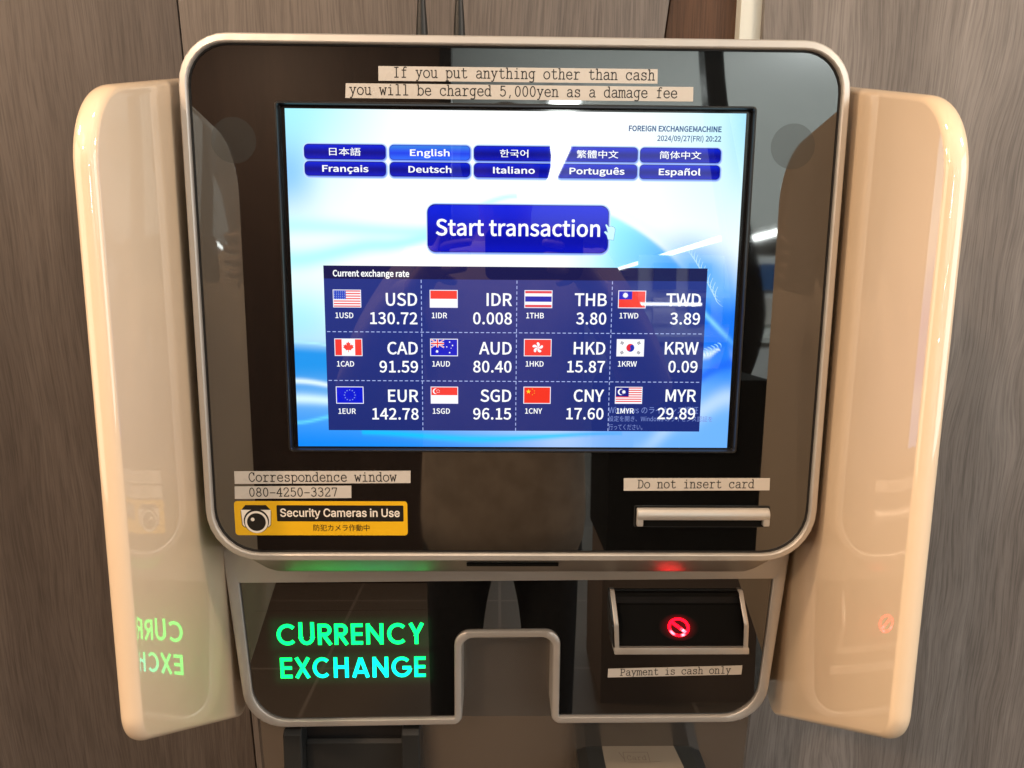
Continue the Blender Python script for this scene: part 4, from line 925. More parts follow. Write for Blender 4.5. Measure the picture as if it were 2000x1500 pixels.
LIP_O = fillet([(-0.1751, 0.1309), (-0.1751, -0.1298), (0.1751, -0.1298), (0.1751, 0.1309)], 0.0030, 8)
LIP_I = fillet([(-0.1733, 0.1291), (-0.1733, -0.1280), (0.1733, -0.1280), (0.1733, 0.1291)], 0.0018, 8)
gl_o = inset(in2_, 0.0012)
s = Shape()
s.loft([at_w(LIP_O, -0.002), at_w(LIP_O, 0.003), at_w(gl_o, 0.003), at_w(gl_o, -0.002)], M['glass'])
glass = s.build('smoked_glass_panel', K, smooth=20)
for cu, lab in ((0.2042, None), (-0.2064, None)):
    s = Shape()
    s.prism(disc(cu, 0.1035, 0.0163, 48), 0.0026, 0.00306, M['sensor'])
    s.build('camera_window', glass)

s = Shape()
s.loft([at_w(LIP_O, 0.0), at_w(LIP_O, 0.0056), at_w(lerp(LIP_O, LIP_I, .3), 0.0062), at_w(lerp(LIP_O, LIP_I, .75), 0.0062), at_w(LIP_I, 0.0054), at_w(LIP_I, -0.0012)], M['black_satin'])
bez = s.build('screen_bezel', K)
s = Shape()
SI = [(-0.1692, 0.1268), (-0.1692, -0.1268), (0.1692, -0.1268), (0.1692, 0.1268)]
bord = fillet([(-0.1734, 0.1292), (-0.1734, -0.1281), (0.1734, -0.1281), (0.1734, 0.1292)], 0.0012, 4)
scr_o = []
for c in SI:
    scr_o += [c] * 5
s.loft([at_w(bord, -0.0004), at_w(scr_o, -0.0004)], M['black_gloss'])
s.build('black_border', bez)

# --- the screen: an emitting picture, drawn flat
PX = M['pixels']


def ss(a, b, x):
    t = max(0.0, min(1.0, (x - a) / (b - a)))
    return t * t * (3 - 2 * t)


def mixc(a, b, t):
    return tuple(x + (y - x) * t for x, y in zip(a, b))


WHITE = srgb(253, 255, 255)


def band(px, py, pts, wid):
    """closeness of a point to a curve given as y over x, in picture fractions"""
    for (x0, y0, w0), (x1, y1, w1) in zip(pts, pts[1:]):
        if x0 <= px <= x1:
            t = (px - x0) / (x1 - x0)
            q = t * t * (3 - 2 * t)
            y = y0 + (y1 - y0) * q
            w = w0 + (w1 - w0) * t
            return math.exp(-((py - y) / (wid * w)) ** 2)
    return 0.0


def wallpaper(x, y):
    """x, y in 0..1 from the top left"""
    c = WHITE
    n = noise.noise(Vector((x * 3.1, y * 3.7, 2.0)))
    # pale cyan in the upper corners
    c = mixc(c, srgb(176, 244, 255), 0.95 * ss(.30, .0, x + .25 * y) * ss(.5, .0, y))
    c = mixc(c, srgb(140, 200, 255), 0.8 * ss(.10, .0, x) * math.exp(-((y - .18) / .10) ** 2))
    c = mixc(c, srgb(196, 243, 255), 0.85 * ss(.68, 1.0, x) * ss(.6, .0, y))
    c = mixc(c, srgb(150, 215, 255), .6 * ss(.94, 1.0, x) * ss(.3, .0, y))
    # soft cyan sweeps at the left
    c = mixc(c, srgb(190, 248, 255), .75 * band(x, y, [(0, .33, 1), (.28, .345, .7), (.5, .24, .2)], .028))
    c = mixc(c, srgb(175, 246, 255), .8 * band(x, y, [(0, .43, 1.2), (.2, .385, .8), (.42, .33, .3)], .03))
    c = mixc(c, srgb(170, 245, 250), .75 * ss(.22, .0, x) * math.exp(-((y - .60) / .11) ** 2))
    # deep blue lower left
    lb = ss(.50, .92, y - .12 * x + .03 * n) * ss(.75, .10, x)
    c = mixc(c, srgb(84, 176, 240), .9 * lb)
    c = mixc(c, srgb(0, 150, 250), ss(.82, 1.02, y + .02 * n) * ss(1.0, .2, x))
    c = mixc(c, srgb(8, 158, 236), .95 * ss(.66, .71, y - .08 * x) * ss(.90, .74, y) * ss(.32, .1, x))
    c = mixc(c, srgb(190, 244, 255), .9 * band(x, y, [(0, .675, .6), (.2, .705, .4)], .006))
    c = mixc(c, srgb(235, 252, 255), .95 * band(x, y, [(0, .795, .7), (.2, .835, .6)], .012))
    c = mixc(c, srgb(225, 250, 255), .9 * band(x, y, [(0, .85, 1.2), (.2, .868, .9)], .014))
    c = mixc(c, srgb(120, 225, 255), .9 * band(x, y, [(0, .925, .7), (.1, .902, .8), (.3, .92, .6)], .007))
    c = mixc(c, srgb(0, 205, 255), .9 * band(x, y, [(.15, .955, .6), (.42, .975, 1), (.75, .955, .4)], .012))
    # big pale disc and blue crescent right of the start button
    dx, dy = (x - .50) * 1.333, (y - .93)
    r = math.sqrt(dx * dx + dy * dy)
    inside = ss(.705, .690, r) * ss(.58, .74, x)
    ang = math.atan2(-dy, dx)
    c = mixc(c, mixc(srgb(170, 246, 255), srgb(58, 152, 250), ss(1.2, .66, ang)), inside * (.62 + .38 * ss(.30, .70, r)))
    c = mixc(c, srgb(238, 253, 255), .8 * math.exp(-((r - .72) / .020) ** 2) * ss(.45, .6, x) * ss(1.6, 1.1, ang))
    # second arc falling to the right edge
    c = mixc(c, srgb(88, 176, 252), .9 * ss(.0, .10, (x - .70) - (y - .30) * .62) * ss(.26, .14, (x - .70) - (y - .30) * .62) * ss(.30, .45, y) * ss(.78, .9, x))
    c = mixc(c, srgb(26, 132, 242), .95 * ss(.88, .95, x) * ss(.50, .60, y) * ss(.78, .66, y))
    c = mixc(c, srgb(150, 225, 255), .8 * math.exp(-((x - .885 - (y - .52) * .75) / .008) ** 2) * ss(.50, .56, y) * ss(.72, .6, y))
    # pale blue lower right
    lr = ss(.70, .86, y - (x - .9) * .4) * ss(.55, .9, x)
    c = mixc(c, srgb(128, 190, 255), .95 * lr)
    c = mixc(c, srgb(205, 228, 255), .8 * band(x, y, [(.78, 1.02, 1), (.90, .90, 1), (1.0, .84, 1)], .035) * ss(.72, .9, x))
    c = mixc(c, srgb(40, 120, 245), .85 * band(x, y, [(.85, .83, .6), (1.0, .735, 1)], .022))
    c = mixc(c, srgb(235, 250, 255), .9 * band(x, y, [(.905, .722, 1), (.945, .705, 1), (.97, .69, .2)], .013))
    return tuple(v ** 1.2 for v in c)


SW, SH = 0.3384, 0.2536
NX, NY = 220, 165
vs = [(-SW / 2 + SW * i / NX, SH / 2 - SH * j / NY, 0.0) for j in range(NY + 1) for i in range(NX + 1)]
cs = {v: wallpaper((v[0] + SW / 2) / SW, (SH / 2 - v[1]) / SH) for v in vs}
fs = [(j * (NX + 1) + i, (j + 1) * (NX + 1) + i, (j + 1) * (NX + 1) + i + 1, j * (NX + 1) + i + 1) for j in range(NY) for i in range(NX)]
s = Shape()
s.add(vs, fs, PX, lambda v: cs[v])
# feathered white rays of the wallpaper
rnd = random.Random(3)


def ray(x0, y0, x1, y1, h, w, col, bend=0.0):
    X = lambda a, b: (-SW / 2 + SW * a, SH / 2 - SH * b)
    p0, p1 = Vector(X(x0, y0)), Vector(X(x1, y1))
    d = p1 - p0
    nrm = Vector((-d.y, d.x))
    pts = [p0 + d * t + nrm * bend * 4 * t * (1 - t) for t in [i / 6 for i in range(7)]]
    for i in range(6):
        a, b = pts[i], pts[i + 1]
        na = nrm.normalized() * h * (1 - abs(i / 6 - .35) * 1.2)
        nb = nrm.normalized() * h * max(0.05, (1 - abs((i + 1) / 6 - .35) * 1.2))
        s.face([(*(a - na), w), (*(b - nb), w), (*(b + nb), w), (*(a + na), w)], PX, col)


for i in range(13):
    t = i / 12
    ray(.885 + .073 * t, .375 + .125 * t ** 1.3, .897 + .075 * t, .405 + .155 * t ** 1.15, 0.00042, 0.00003, srgb(178, 220, 255), -.25)
for i in range(8):
    t = i / 7
    ray(.912 + .052 * t, .700 - .03 * t, .925 + .048 * t, .735 - .05 * t, 0.00055, 0.00003, srgb(150, 205, 255), .25)
screen = s.build('touch_screen', K, smooth=0)
D = 0.00007     # spacing of the flat layers


def grad(o_, top, bot, split=None):
    ys = [p[1] for p in o_]
    y0, y1 = min(ys), max(ys)

    def f(v):
        t = (y1 - v[1]) / (y1 - y0)
        if split and t > 0.5:
            return split
        return mixc(top, bot, t)
    return f


def flat(shape, outline, w, m, col):
    """flat filled outline, colour may depend on the point"""
    n = len(outline)
    cx, cy = sum(p[0] for p in outline) / n, sum(p[1] for p in outline) / n
    shape.add([(a, b, w) for a, b in outline] + [(cx, cy, w)], [(i, (i + 1) % n, n) for i in range(n)], m, col)


def button(u0, u1, v0, v1, text, cols, cap, base, bold, space=0.0, r=0.0032, shadow=True, name='language_button', width=None, font=None):
    s = Shape()
    if shadow:
        for k in range(4):
            g = 0.0002 + 0.00035 * (3 - k)
            flat(s, rounded(u0 - g + .0004, u1 + g + .0002, v0 - g - .0006, v1 + g - .0003, r + g, 5), D * (.4 + .25 * k), PX, mixc(srgb(215, 240, 255), srgb(95, 130, 240), (k + .5) / 4))
    e = rounded(u0, u1, v0, v1, r, 6)
    flat(s, e, D * 2, PX, cols[2])
    h = 0.0005
    i_ = [(u0 + h, v0 + h), (u1 - h, v0 + h), (u1 - h, v1 - h), (u0 + h, v1 - h)]
    # vertical gradient in thin strips inside the rounded outline
    body = rounded(u0 + h, u1 - h, v0 + h, v1 - h, r - h, 6)
    steps = 24
    for k in range(steps):
        a, b = v1 - h - (v1 - v0 - 2 * h) * k / steps, v1 - h - (v1 - v0 - 2 * h) * (k + 1) / steps

        def ext(y):
            d = 0.0
            rr = r - h
            if y > v1 - h - rr:
                q = y - (v1 - h - rr)
                d = rr - math.sqrt(max(0, rr * rr - q * q))
            elif y < v0 + h + rr:
                q = (v0 + h + rr) - y
                d = rr - math.sqrt(max(0, rr * rr - q * q))
            return u0 + h + d, u1 - h - d
        l0, r0 = ext(a)
        l1, r1 = ext(b)
        t = (k + .5) / steps
        c = cols[3](t)
        s.face([(l1, b, D * 3), (r1, b, D * 3), (r0, a, D * 3), (l0, a, D * 3)], PX, c)
    letters(s, text, (u0 + u1) / 2, base, D * 4, PX, WHITE, cap=cap, align='C', bold=bold, space=space, width=width, font=font)
    return s.build(name, screen, smooth=0)


def deep(t):
    top, m, b = srgb(0, 30, 205), srgb(0, 8, 140), srgb(8, 22, 182)
    return mixc(top, m, ss(0, .55, t)) if t < .55 else mixc(m, b, ss(.55, 1, t))


def bright(t):
    return mixc(srgb(52, 122, 226), srgb(38, 78, 236), ss(0, .5, t)) if t < .5 else mixc(srgb(30, 66, 230), srgb(48, 104, 246), ss(.5, 1, t))


U0 = [-156.3, -93.7, -31.5, 30.1, 91.6]
U1 = [-96.3, -34.1, 28.1, 90.0, 151.9]
names1 = ['日本語', 'English', '한국어', '繁體中文', '简体中文']
names2 = ['Français', 'Deutsch', 'Italiano', 'Português', 'Español']
wid1 = [23.2, 29.2, 21.0, 31.0, 31.0]
wid2 = [34.0, 31.8, 31.0, 41.0, 31.2]
for i in range(5):
    for row, (nm, wd) in enumerate(((names1[i], wid1[i]), (names2[i], wid2[i]))):
        v1, v0 = (102.0, 91.2) if row == 0 else (89.8, 79.3)
        on = row == 0 and i == 1
        cjk = row == 0 and i != 1
        button(U0[i] / 1000, U1[i] / 1000, v0 / 1000, v1 / 1000, nm, (0, 0, srgb(20, 60, 190) if on else srgb(6, 14, 120), bright if on else deep), 0.0045 if cjk else 0.0044,
               (v0 + (3.2 if cjk else 3.1)) / 1000, 0.0075, width=wd / 1000)
button(-0.0663, 0.0698, 0.0244, 0.0597, 'Start transaction', (0, 0, srgb(4, 14, 120), lambda t: mixc(srgb(2, 30, 215), srgb(0, 10, 165), ss(0, .75, t)) if t < .75 else mixc(srgb(0, 10, 165), srgb(0, 14, 185), ss(.75, 1, t))),
       0.0116, 0.0370, 0.0065, r=0.0060, name='start_button', width=0.1236)

# rates table
s = Shape()
T0, T1 = -0.1450, 0.1464
flat(s, [(T0, -0.1137), (T1, -0.1137), (T1, 0.0138), (T0, 0.0138)], D * 1, PX, srgb(34, 44, 124))
s.add([(T0, -0.1137, D * 1.5), (T1, -0.1137, D * 1.5), (T1, 0.0040, D * 1.5), (T0, 0.0040, D * 1.5)], [(0, 1, 2, 3)], PX, lambda v: srgb(36, 50, 128) if v[1] > -0.05 else srgb(26, 42, 114))
flat(s, [(T0, 0.0040), (T1, 0.0040), (T1, 0.0138), (T0, 0.0138)], D * 2, PX, srgb(22, 22, 74))
letters(s, 'Current exchange rate', -0.1380, 0.0058, D * 3, PX, WHITE, cap=0.0045, width=0.0576, bold=0.010)
DASH = srgb(168, 184, 236)
for u in (-0.0714, 0.0013, 0.0741):
    v = 0.0036
    while v > -0.1130:
        flat(s, [(u - .0003, v - .0024), (u + .0003, v - .0024), (u + .0003, v), (u - .0003, v)], D * 2.5, PX, DASH)
        v -= 0.0041
for v in (-0.0363, -0.0742):
    u = T0 + 0.0012
    while u < T1 - .002:
        flat(s, [(u, v - .0003), (u + .0026, v - .0003), (u + .0026, v + .0003), (u, v + .0003)], D * 2.6, PX, DASH)
        u += 0.0042
s.build('rate_table', screen, smooth=0)

RED, BLUE, WH, YEL = srgb(240, 58, 52), srgb(10, 26, 190), srgb(250, 250, 255), srgb(255, 215, 40)


def star(cx, cy, r, n=5, q=0.42, a0=math.pi / 2):
    return [(cx + (r if k % 2 == 0 else r * q) * math.cos(a0 + math.pi * k / n), cy + (r if k % 2 == 0 else r * q) * math.sin(a0 + math.pi * k / n)) for k in range(2 * n)]


def flag(code, u0, v1):
    W_, H_ = 0.0202, 0.0124
    s = Shape()
    lv = [2.0]

    def R_(x0, y0, x1, y1, c):
        lv[0] += .12
        flat(s, [(u0 + W_ * x0, v1 - H_ * y1), (u0 + W_ * x1, v1 - H_ * y1), (u0 + W_ * x1, v1 - H_ * y0), (u0 + W_ * x0, v1 - H_ * y0)], D * lv[0], PX, c)

    def P_(pts, c):     # points in units of the flag height from its top left corner
        lv[0] += .12
        flat(s, [(u0 + H_ * a, v1 - H_ * b) for a, b in pts], D * lv[0], PX, c)
    A = W_ / H_
    b = 0.045
    R_(-.028, -b, 1.028, 1 + b, srgb(235, 235, 250))
    if code == 'USD':
        for k in range(13):
            R_(0, k / 13, 1, (k + 1) / 13, srgb(232, 92, 92) if k % 2 == 0 else WH)
        R_(0, 0, .46, 7 / 13, srgb(40, 70, 190))
        for j in range(5):
            for i in range(6):
                P_(disc(.06 + i * .124 + (j % 2) * .0, .055 + j * .107, .02, 6), srgb(215, 225, 255))
    elif code == 'IDR':
        R_(0, 0, 1, .5, RED); R_(0, .5, 1, 1, WH)
    elif code == 'THB':
        R_(0, 0, 1, 1, WH); R_(0, 0, 1, .15, srgb(225, 72, 84)); R_(0, .85, 1, 1, srgb(225, 72, 84)); R_(0, .33, 1, .66, srgb(16, 34, 170))
    elif code == 'TWD':
        R_(0, 0, 1, 1, RED); R_(0, 0, .5, .5, BLUE)
        P_(star(.40, .25, .19, 12, .62), WH); P_(disc(.40, .25, .10, 16), WH)
    elif code == 'CAD':
        R_(0, 0, 1, 1, WH); R_(0, 0, .25, 1, RED); R_(.75, 0, 1, 1, RED)
        leaf = [(0, -.36), (.06, -.24), (.14, -.28), (.11, -.08), (.20, -.17), (.23, -.10), (.34, -.12), (.29, .0), (.35, .04), (.17, .18), (.19, .24), (.02, .21), (.02, .36)]
        full = leaf + [(-a, c_) for a, c_ in leaf[::-1][:-1]]
        P_([(A / 2 + a * .95, .47 + c_ * .95) for a, c_ in full], RED)
    elif code == 'AUD':
        R_(0, 0, 1, 1, srgb(8, 24, 190))
        cw, ch = A * .5, .5
        for q in ((0, 0, cw, ch), (cw, 0, 0, ch)):
            d = Vector((q[2] - q[0], q[3] - q[1])).normalized()
            nn = Vector((-d.y, d.x))
            for hw, c in ((.045, WH), (.02, RED)):
                P_([(q[0] + nn.x * hw, max(0, q[1] + nn.y * hw)), (q[2] + nn.x * hw, q[3] + nn.y * hw), (q[2] - nn.x * hw, q[3] - nn.y * hw), (q[0] - nn.x * hw, q[1] - nn.y * hw)], c)
        for hw, c in ((.075, WH), (.042, RED)):
            P_([(cw / 2 - hw, 0), (cw / 2 + hw, 0), (cw / 2 + hw, ch), (cw / 2 - hw, ch)], c)
            P_([(0, ch / 2 - hw), (cw, ch / 2 - hw), (cw, ch / 2 + hw), (0, ch / 2 + hw)], c)
        P_(star(.38, .75, .11, 7, .5), WH)
        for a, c_, r in ((1.16, .82, .06), (.98, .46, .05), (1.16, .16, .06), (1.34, .37, .06), (1.25, .54, .035)):
            P_(star(a, c_, r, 7 if r > .04 else 5, .5), WH)
    elif code == 'HKD':
        R_(0, 0, 1, 1, RED)
        for k in range(5):
            a = math.pi / 2 + k * 2 * math.pi / 5
            dx, dy = math.cos(a), -math.sin(a)
            nx, ny = -dy, dx
            pet = [(0, 0), (.10, .10), (.22, .13), (.33, .06), (.34, -.04), (.26, -.07), (.17, -.03), (.09, -.01)]
            P_([(A / 2 + dx * p + nx * q, .5 + dy * p + ny * q) for p, q in pet], WH)
    elif code == 'KRW':
        R_(0, 0, 1, 1, WH)
        cx, cy, r = A / 2, .5, .25
        t0 = math.radians(-33)
        P_(disc(cx, cy, r, 28), srgb(30, 50, 170))
        up = [(cx + r * math.cos(math.pi + t0 + math.pi * k / 14), cy + r * math.sin(math.pi + t0 + math.pi * k / 14)) for k in range(15)]
        P_(up, srgb(222, 40, 58))
        ex, ey = math.cos(t0), math.sin(t0)
        P_(disc(cx - ex * r / 2, cy - ey * r / 2, r / 2, 16), srgb(222, 40, 58))
        P_(disc(cx + ex * r / 2, cy + ey * r / 2, r / 2, 16), srgb(30, 50, 170))
        for sx in (-1, 1):
            for sy in (-1, 1):
                gx, gy = cx + sx * .52, cy + sy * .30
                d = Vector((sx * .52, sy * .30)).normalized()
                nn = Vector((-d.y, d.x))
                for k in (-1, 0, 1):
                    c0 = Vector((gx, gy)) + d * k * .065
                    a, e = c0 + nn * .09, c0 - nn * .09
                    P_([tuple(a + d * .02), tuple(e + d * .02), tuple(e - d * .02), tuple(a - d * .02)], srgb(70, 70, 80))
    elif code == 'EUR':
        R_(0, 0, 1, 1, srgb(0, 22, 205))
        for k in range(12):
            a = 2 * math.pi * k / 12
            P_(star(A / 2 + .33 * math.cos(a), .5 + .33 * math.sin(a), .05, 5, .5), srgb(140, 160, 225))
    elif code == 'SGD':
        R_(0, 0, 1, .5, RED); R_(0, .5, 1, 1, WH)
        P_(disc(.27, .25, .18, 20), WH); P_(disc(.34, .25, .165, 20), RED)
        for k in range(5):
            a = -math.pi / 2 + 2 * math.pi * k / 5
            P_(star(.42 + .09 * math.cos(a), .25 + .09 * math.sin(a), .035, 5, .5), WH)
    elif code == 'CNY':
        R_(0, 0, 1, 1, srgb(238, 46, 30))
        P_(star(.27, .27, .16, 5, .4, -math.pi / 2), YEL)
        for a, c_ in ((.52, .10), (.64, .22), (.64, .37), (.52, .47)):
            P_(star(a, c_, .05, 5, .4), srgb(250, 170, 40))
    elif code == 'MYR':
        for k in range(14):
            R_(0, k / 14, 1, (k + 1) / 14, srgb(228, 78, 80) if k % 2 == 0 else WH)
        R_(0, 0, .5, 8 / 14, srgb(14, 24, 130))
        P_(disc(.32, .285, .20, 20), WH); P_(disc(.385, .285, .17, 20), srgb(14, 24, 130))
        P_(star(.50, .285, .14, 9, .55), WH)
    s.build('currency_flag', screen, smooth=0)


RATES = [[('USD', '130.72'), ('IDR', '0.008'), ('THB', '3.80'), ('TWD', '3.89')],
         [('CAD', '91.59'), ('AUD', '80.40'), ('HKD', '15.87'), ('KRW', '0.09')],
         [('EUR', '142.78'), ('SGD', '96.15'), ('CNY', '17.60'), ('MYR', '29.89')]]
FX = [-0.1379, -0.0645, 0.0077, 0.0794]
RX = [-0.0746, -0.0023, 0.0702, 0.1425]
for j in range(3):
    for i in range(4):
        code, rate = RATES[j][i]
        fy = (-0.0045, -0.0418, -0.0792)[j] + 0.0003 * (i - 1)
        flag(code, FX[i], fy)
        base = (-0.0156, -0.0530, -0.0903)[j] + 0.0004 * (i - 1)
        s = Shape()
        letters(s, code, RX[i], base, D * 2.4, PX, WHITE, cap=0.0093, align='R', bold=0.0055)
        letters(s, rate, RX[i], base - 0.0141, D * 2.5, PX, WHITE, cap=0.0087, align='R', bold=0.0055, space=0.007)
        s.build('currency_rate', screen, smooth=0)
        s = Shape()
        letters(s, '1' + code, FX[i] + 0.0009, base - 0.0098, D * 2.6, PX, WHITE, cap=0.0041, bold=0.005)
        s.build('currency_unit', screen, smooth=0)

s = Shape()
TXT = srgb(40, 76, 128)
letters(s, 'FOREIGN EXCHANGEMACHINE', 0.1515, 0.1136, D, PX, TXT, cap=0.0037, align='R', width=0.0688, bold=0.013)
letters(s, '2024/09/27(FRI) 20:22', 0.1515, 0.1068, D, PX, TXT, cap=0.0037, align='R', width=0.0475, bold=0.008)
s.build('screen_heading', screen, smooth=0)
s = Shape()
HAZ = srgb(120, 138, 204)
letters(s, 'Windows のライセンス認証', 0.0741, -0.0990, D * 2.2, PX, HAZ, cap=0.0047, width=0.0706)
letters(s, '設定を開き、Windows のライセンス認証を', 0.0743, -0.1054, D * 2.2, PX, HAZ, cap=0.0036, width=0.0820)
letters(s, '行ってください。', 0.0745, -0.1122, D * 2.2, PX, HAZ, cap=0.0038, width=0.0267)
s.build('licence_notice', screen, smooth=0)
# pointing hand cursor at the corner of the start button
s = Shape()
hand = [(0, 0.0068), (0.0012, 0.0072), (0.0030, 0.0052), (0.0044, 0.0058), (0.0058, 0.0056), (0.0072, 0.0048), (0.0080, 0.0034), (0.0074, -0.0010), (0.0070, -0.0048), (0.0024, -0.0044), (0.0014, -0.0012), (-0.0008, 0.0012), (0.0002, 0.0022), (0.0022, 0.0012), (0.0012, 0.0040)]
hand = [(0.0671 + a, 0.0390 + b) for a, b in hand]
flat(s, hand, D * 5, PX, srgb(90, 130, 190))
P3 = [[Vector((a, b, 0)) for a, b in inset(hand, 0.00025)]]
s.add([(p.x, p.y, D * 5.3) for p in P3[0]], geometry.tessellate_polygon(P3), PX, srgb(205, 246, 255))
s.build('hand_cursor', screen, smooth=0)


# --- label tapes on the glass
def tape(corners, text, tx, ty, pitch, w, slope, label, parent=K, half=0.72, tall=1.0):
    s = Shape()
    s.prism(corners, w, w + 0.00022, M['tape'])
    o = s.build('label_tape', parent, label=label)
    t = Shape()
    typed(t, text, tx, ty, pitch, w + 0.00026, M['ink'], half, slope, tall)
    t.build('lettering', o, smooth=0)


tape([(-0.1001, 0.1460), (0.1020, 0.1463), (0.1017, 0.1563), (-0.1000, 0.1560)], 'If you put anything other than cash', -0.0898, 0.1485, 0.005425, 0.00305, 0.0012, 'upper pale tape reading If you put anything other than cash')
tape([(-0.1243, 0.1338), (0.1285, 0.1342), (0.1283, 0.1443), (-0.1237, 0.1440)], 'you will be charged 5,000yen as a damage fee', -0.1214, 0.1363, 0.005420, 0.00305, 0.0012, 'long pale tape above the screen reading you will be charged 5,000yen as a damage fee')
tape([(-0.2194, -0.1567), (-0.0814, -0.1556), (-0.0812, -0.1456), (-0.2193, -0.1464)], 'Correspondence window', -0.2086, -0.1546, 0.005540, 0.00305, 0.004, 'pale tape above the telephone number reading Correspondence window')
tape([(-0.2200, -0.1690), (-0.1283, -0.1680), (-0.1281, -0.1579), (-0.2196, -0.1588)], '080-4250-3327', -0.2090, -0.1668, 0.005400, 0.00305, 0.004, 'short pale tape with a telephone number')
tape([(0.0877, -0.1615), (0.2043, -0.1608), (0.2041, -0.1507), (0.0874, -0.1511)], 'Do not insert card', 0.0984, -0.1592, 0.005200, 0.00305, 0.004, 'pale tape above the card slot reading Do not insert card')

# --- yellow camera notice
s = Shape()
s.prism(rounded(-0.2209, -0.0842, -0.1991, -0.1708, 0.0026, 5), 0.00305, 0.0033, M['yellow'])
sig = s.build('security_camera_sticker', K, label='yellow sticker reading Security Cameras in Use')
s = Shape()
flat(s, rounded(-0.1876, -0.0873, -0.1875, -0.1741, 0.0009, 4), 0.00336, M['ink'], None)
letters(s, 'Security Cameras in Use', -0.1849, -0.1835, 0.00342, M['vinyl_white'], None, font=GROTESK, cap=0.0066, width=0.0946, bold=0.013)
letters(s, '防犯カメラ作動中', -0.1368, -0.1950, 0.00342, M['ink'], None, cap=0.0044, width=0.0445, align='C', bold=0.006)
s.build('lettering', sig, smooth=0)
s = Shape()
cx, cy = -0.2040, -0.1873
flat(s, [(-0.2148, -0.1772), (-0.2160, -0.1790), (-0.2154, -0.1905), (-0.2136, -0.1925), (-0.1942, -0.1925), (-0.1924, -0.1905), (-0.1918, -0.1790), (-0.1930, -0.1772), (-0.1958, -0.1740), (-0.2120, -0.1740)][::-1], 0.00335, M['ink'], None)
flat(s, [(-0.2156, -0.1780), (-0.2149, -0.1903), (-0.2133, -0.1920), (-0.1945, -0.1920), (-0.1929, -0.1903), (-0.1922, -0.1780)], 0.00337, M['vinyl_white'], None)
flat(s, disc(cx + .0001, cy, .0100, 40), 0.00339, M['ink'], None)
flat(s, disc(cx + .0001, cy - .0006, .0094, 40), 0.00341, M['ink'], None)
flat(s, disc(cx + .0001, cy - .0008, .0091, 40), 0.00343, M['vinyl_white'], None)
flat(s, disc(cx + .0001, cy - .0008, .0074, 40), 0.00345, M['ink'], None)
flat(s, disc(cx - .0028, cy + .0014, .0015, 16), 0.00347, M['vinyl_white'], None)
s.build('camera_symbol', sig, smooth=0)

# --- card slot
s = Shape()
s.prism(rounded(0.0966, 0.2057, -0.1916, -0.1738, 0.0014, 4), 0.0028, 0.0036, M['dark_grey'])
slot_card = s.build('card_slot', K)
s = Shape()
s.prism(rounded(0.0974, 0.2049, -0.1910, -0.1744, 0.0010, 4), 0.0034, 0.0039, M['black_matte'])
s.build('slot_opening', slot_card, smooth=20)
s = Shape()
prof = [(0.0036, -0.1752), (0.0052, -0.1754), (0.0072, -0.1766), (0.0086, -0.1786), (0.0090, -0.1806), (0.0088, -0.1832), (0.0080, -0.1842), (0.0036, -0.1842)]
s.side(prof, 0.0984, 0.2046, M['silver'], 0.0006)
for a, b in ((0.0984, 0.1034), (0.1996, 0.2046)):
    s.side([(0.0036, -0.1836), (0.0084, -0.1836), (0.0084, -0.1888), (0.0078, -0.1896), (0.0036, -0.1896)], a, b, M['silver'], 0.0005)
s.build('slot_cover', slot_card)


# --- side wings
def wing(sign, wf, vb):
    prof = fillet([(-0.112, 0.1722), (wf, 0.1722 - 0.237 * (wf + 0.112)), (wf + .001, vb), (-0.086, -0.4170), (-0.118, -0.3950)],
                  [0.010, 0.056, 0.030, 0.022, 0.013], 12)      # (w, v)
    rings = []
    T_, RAD, ns = 0.0145, 0.0044, 18
    for k in range(ns + 1):
        a = math.pi * k / ns
        x = 0.2500 + T_ / 2 - (T_ / 2) * math.cos(a)
        rings.append([(sign * (x - 0.045 * p[0]), p[1], p[0]) for p in inset(prof, RAD * (1 - math.sin(a)))])
    s = Shape()
    s.loft(rings, M['cream'], True, True)
    return s.build('side_wing', K, smooth=60)


wing(-1, 0.129, -0.2935)
wing(1, 0.139, -0.2870)
s = Shape()
s.box(-0.2600, 0.2600, -0.395, 0.150, -0.26, -0.110, M['dark_grey'], 0.004)
s.build('rear_housing', K)

# --- lower unit (sits a few millimetres off centre and a touch out of square)
LOW = PANEL @ Matrix(((1, 0, 0, -0.0030), (0.009, 1, 0, 0), (0, 0, 1, -0.0475), (0, 0, 0, 1)))
NO, NI = 0.0478, 0.0410
RAD_ = [0.004, 0.037, 0.0085, 0.0110, 0.0110, 0.0085, 0.037, 0.004]
RADg = [0.0015, 0.033, 0.0012, 0.0140, 0.0140, 0.0012, 0.033, 0.0015]
O_ = fillet([(-0.2515, -0.230), (-0.2375, -0.4045), (-NI, -0.4035), (-NI, -0.3180), (NI, -0.3180), (NI, -0.4035), (0.2375, -0.4045), (0.2515, -0.230)], RAD_, 8)
G_ = fillet([(-0.2375, -0.2630), (-0.2298, -0.3975), (-NO, -0.3965), (-NO, -0.3110), (NO, -0.3110), (NO, -0.3965), (0.2298, -0.3975), (0.2375, -0.2630)], RADg, 8)
s = Shape()
s.loft([at_w(O_, -0.045), at_w(O_, -0.0075), at_w(lerp(O_, G_, .10), -0.0056), at_w(lerp(O_, G_, .22), -0.0048), at_w(lerp(O_, G_, .90), -0.0048), at_w(G_, -0.0056), at_w(G_, -0.012)], M['silver'])
s.build('lower_trim', K, matrix=LOW, smooth=45)
Gi = lerp(G_, inset(G_, 0.0008), 1)
s = Shape()
P3 = [[Vector((a, b, 0)) for a, b in Gi]]
tris = geometry.tessellate_polygon(P3)
s.add([(a, b, -0.0078) for a, b in Gi], [t for t in tris], M['glass'])
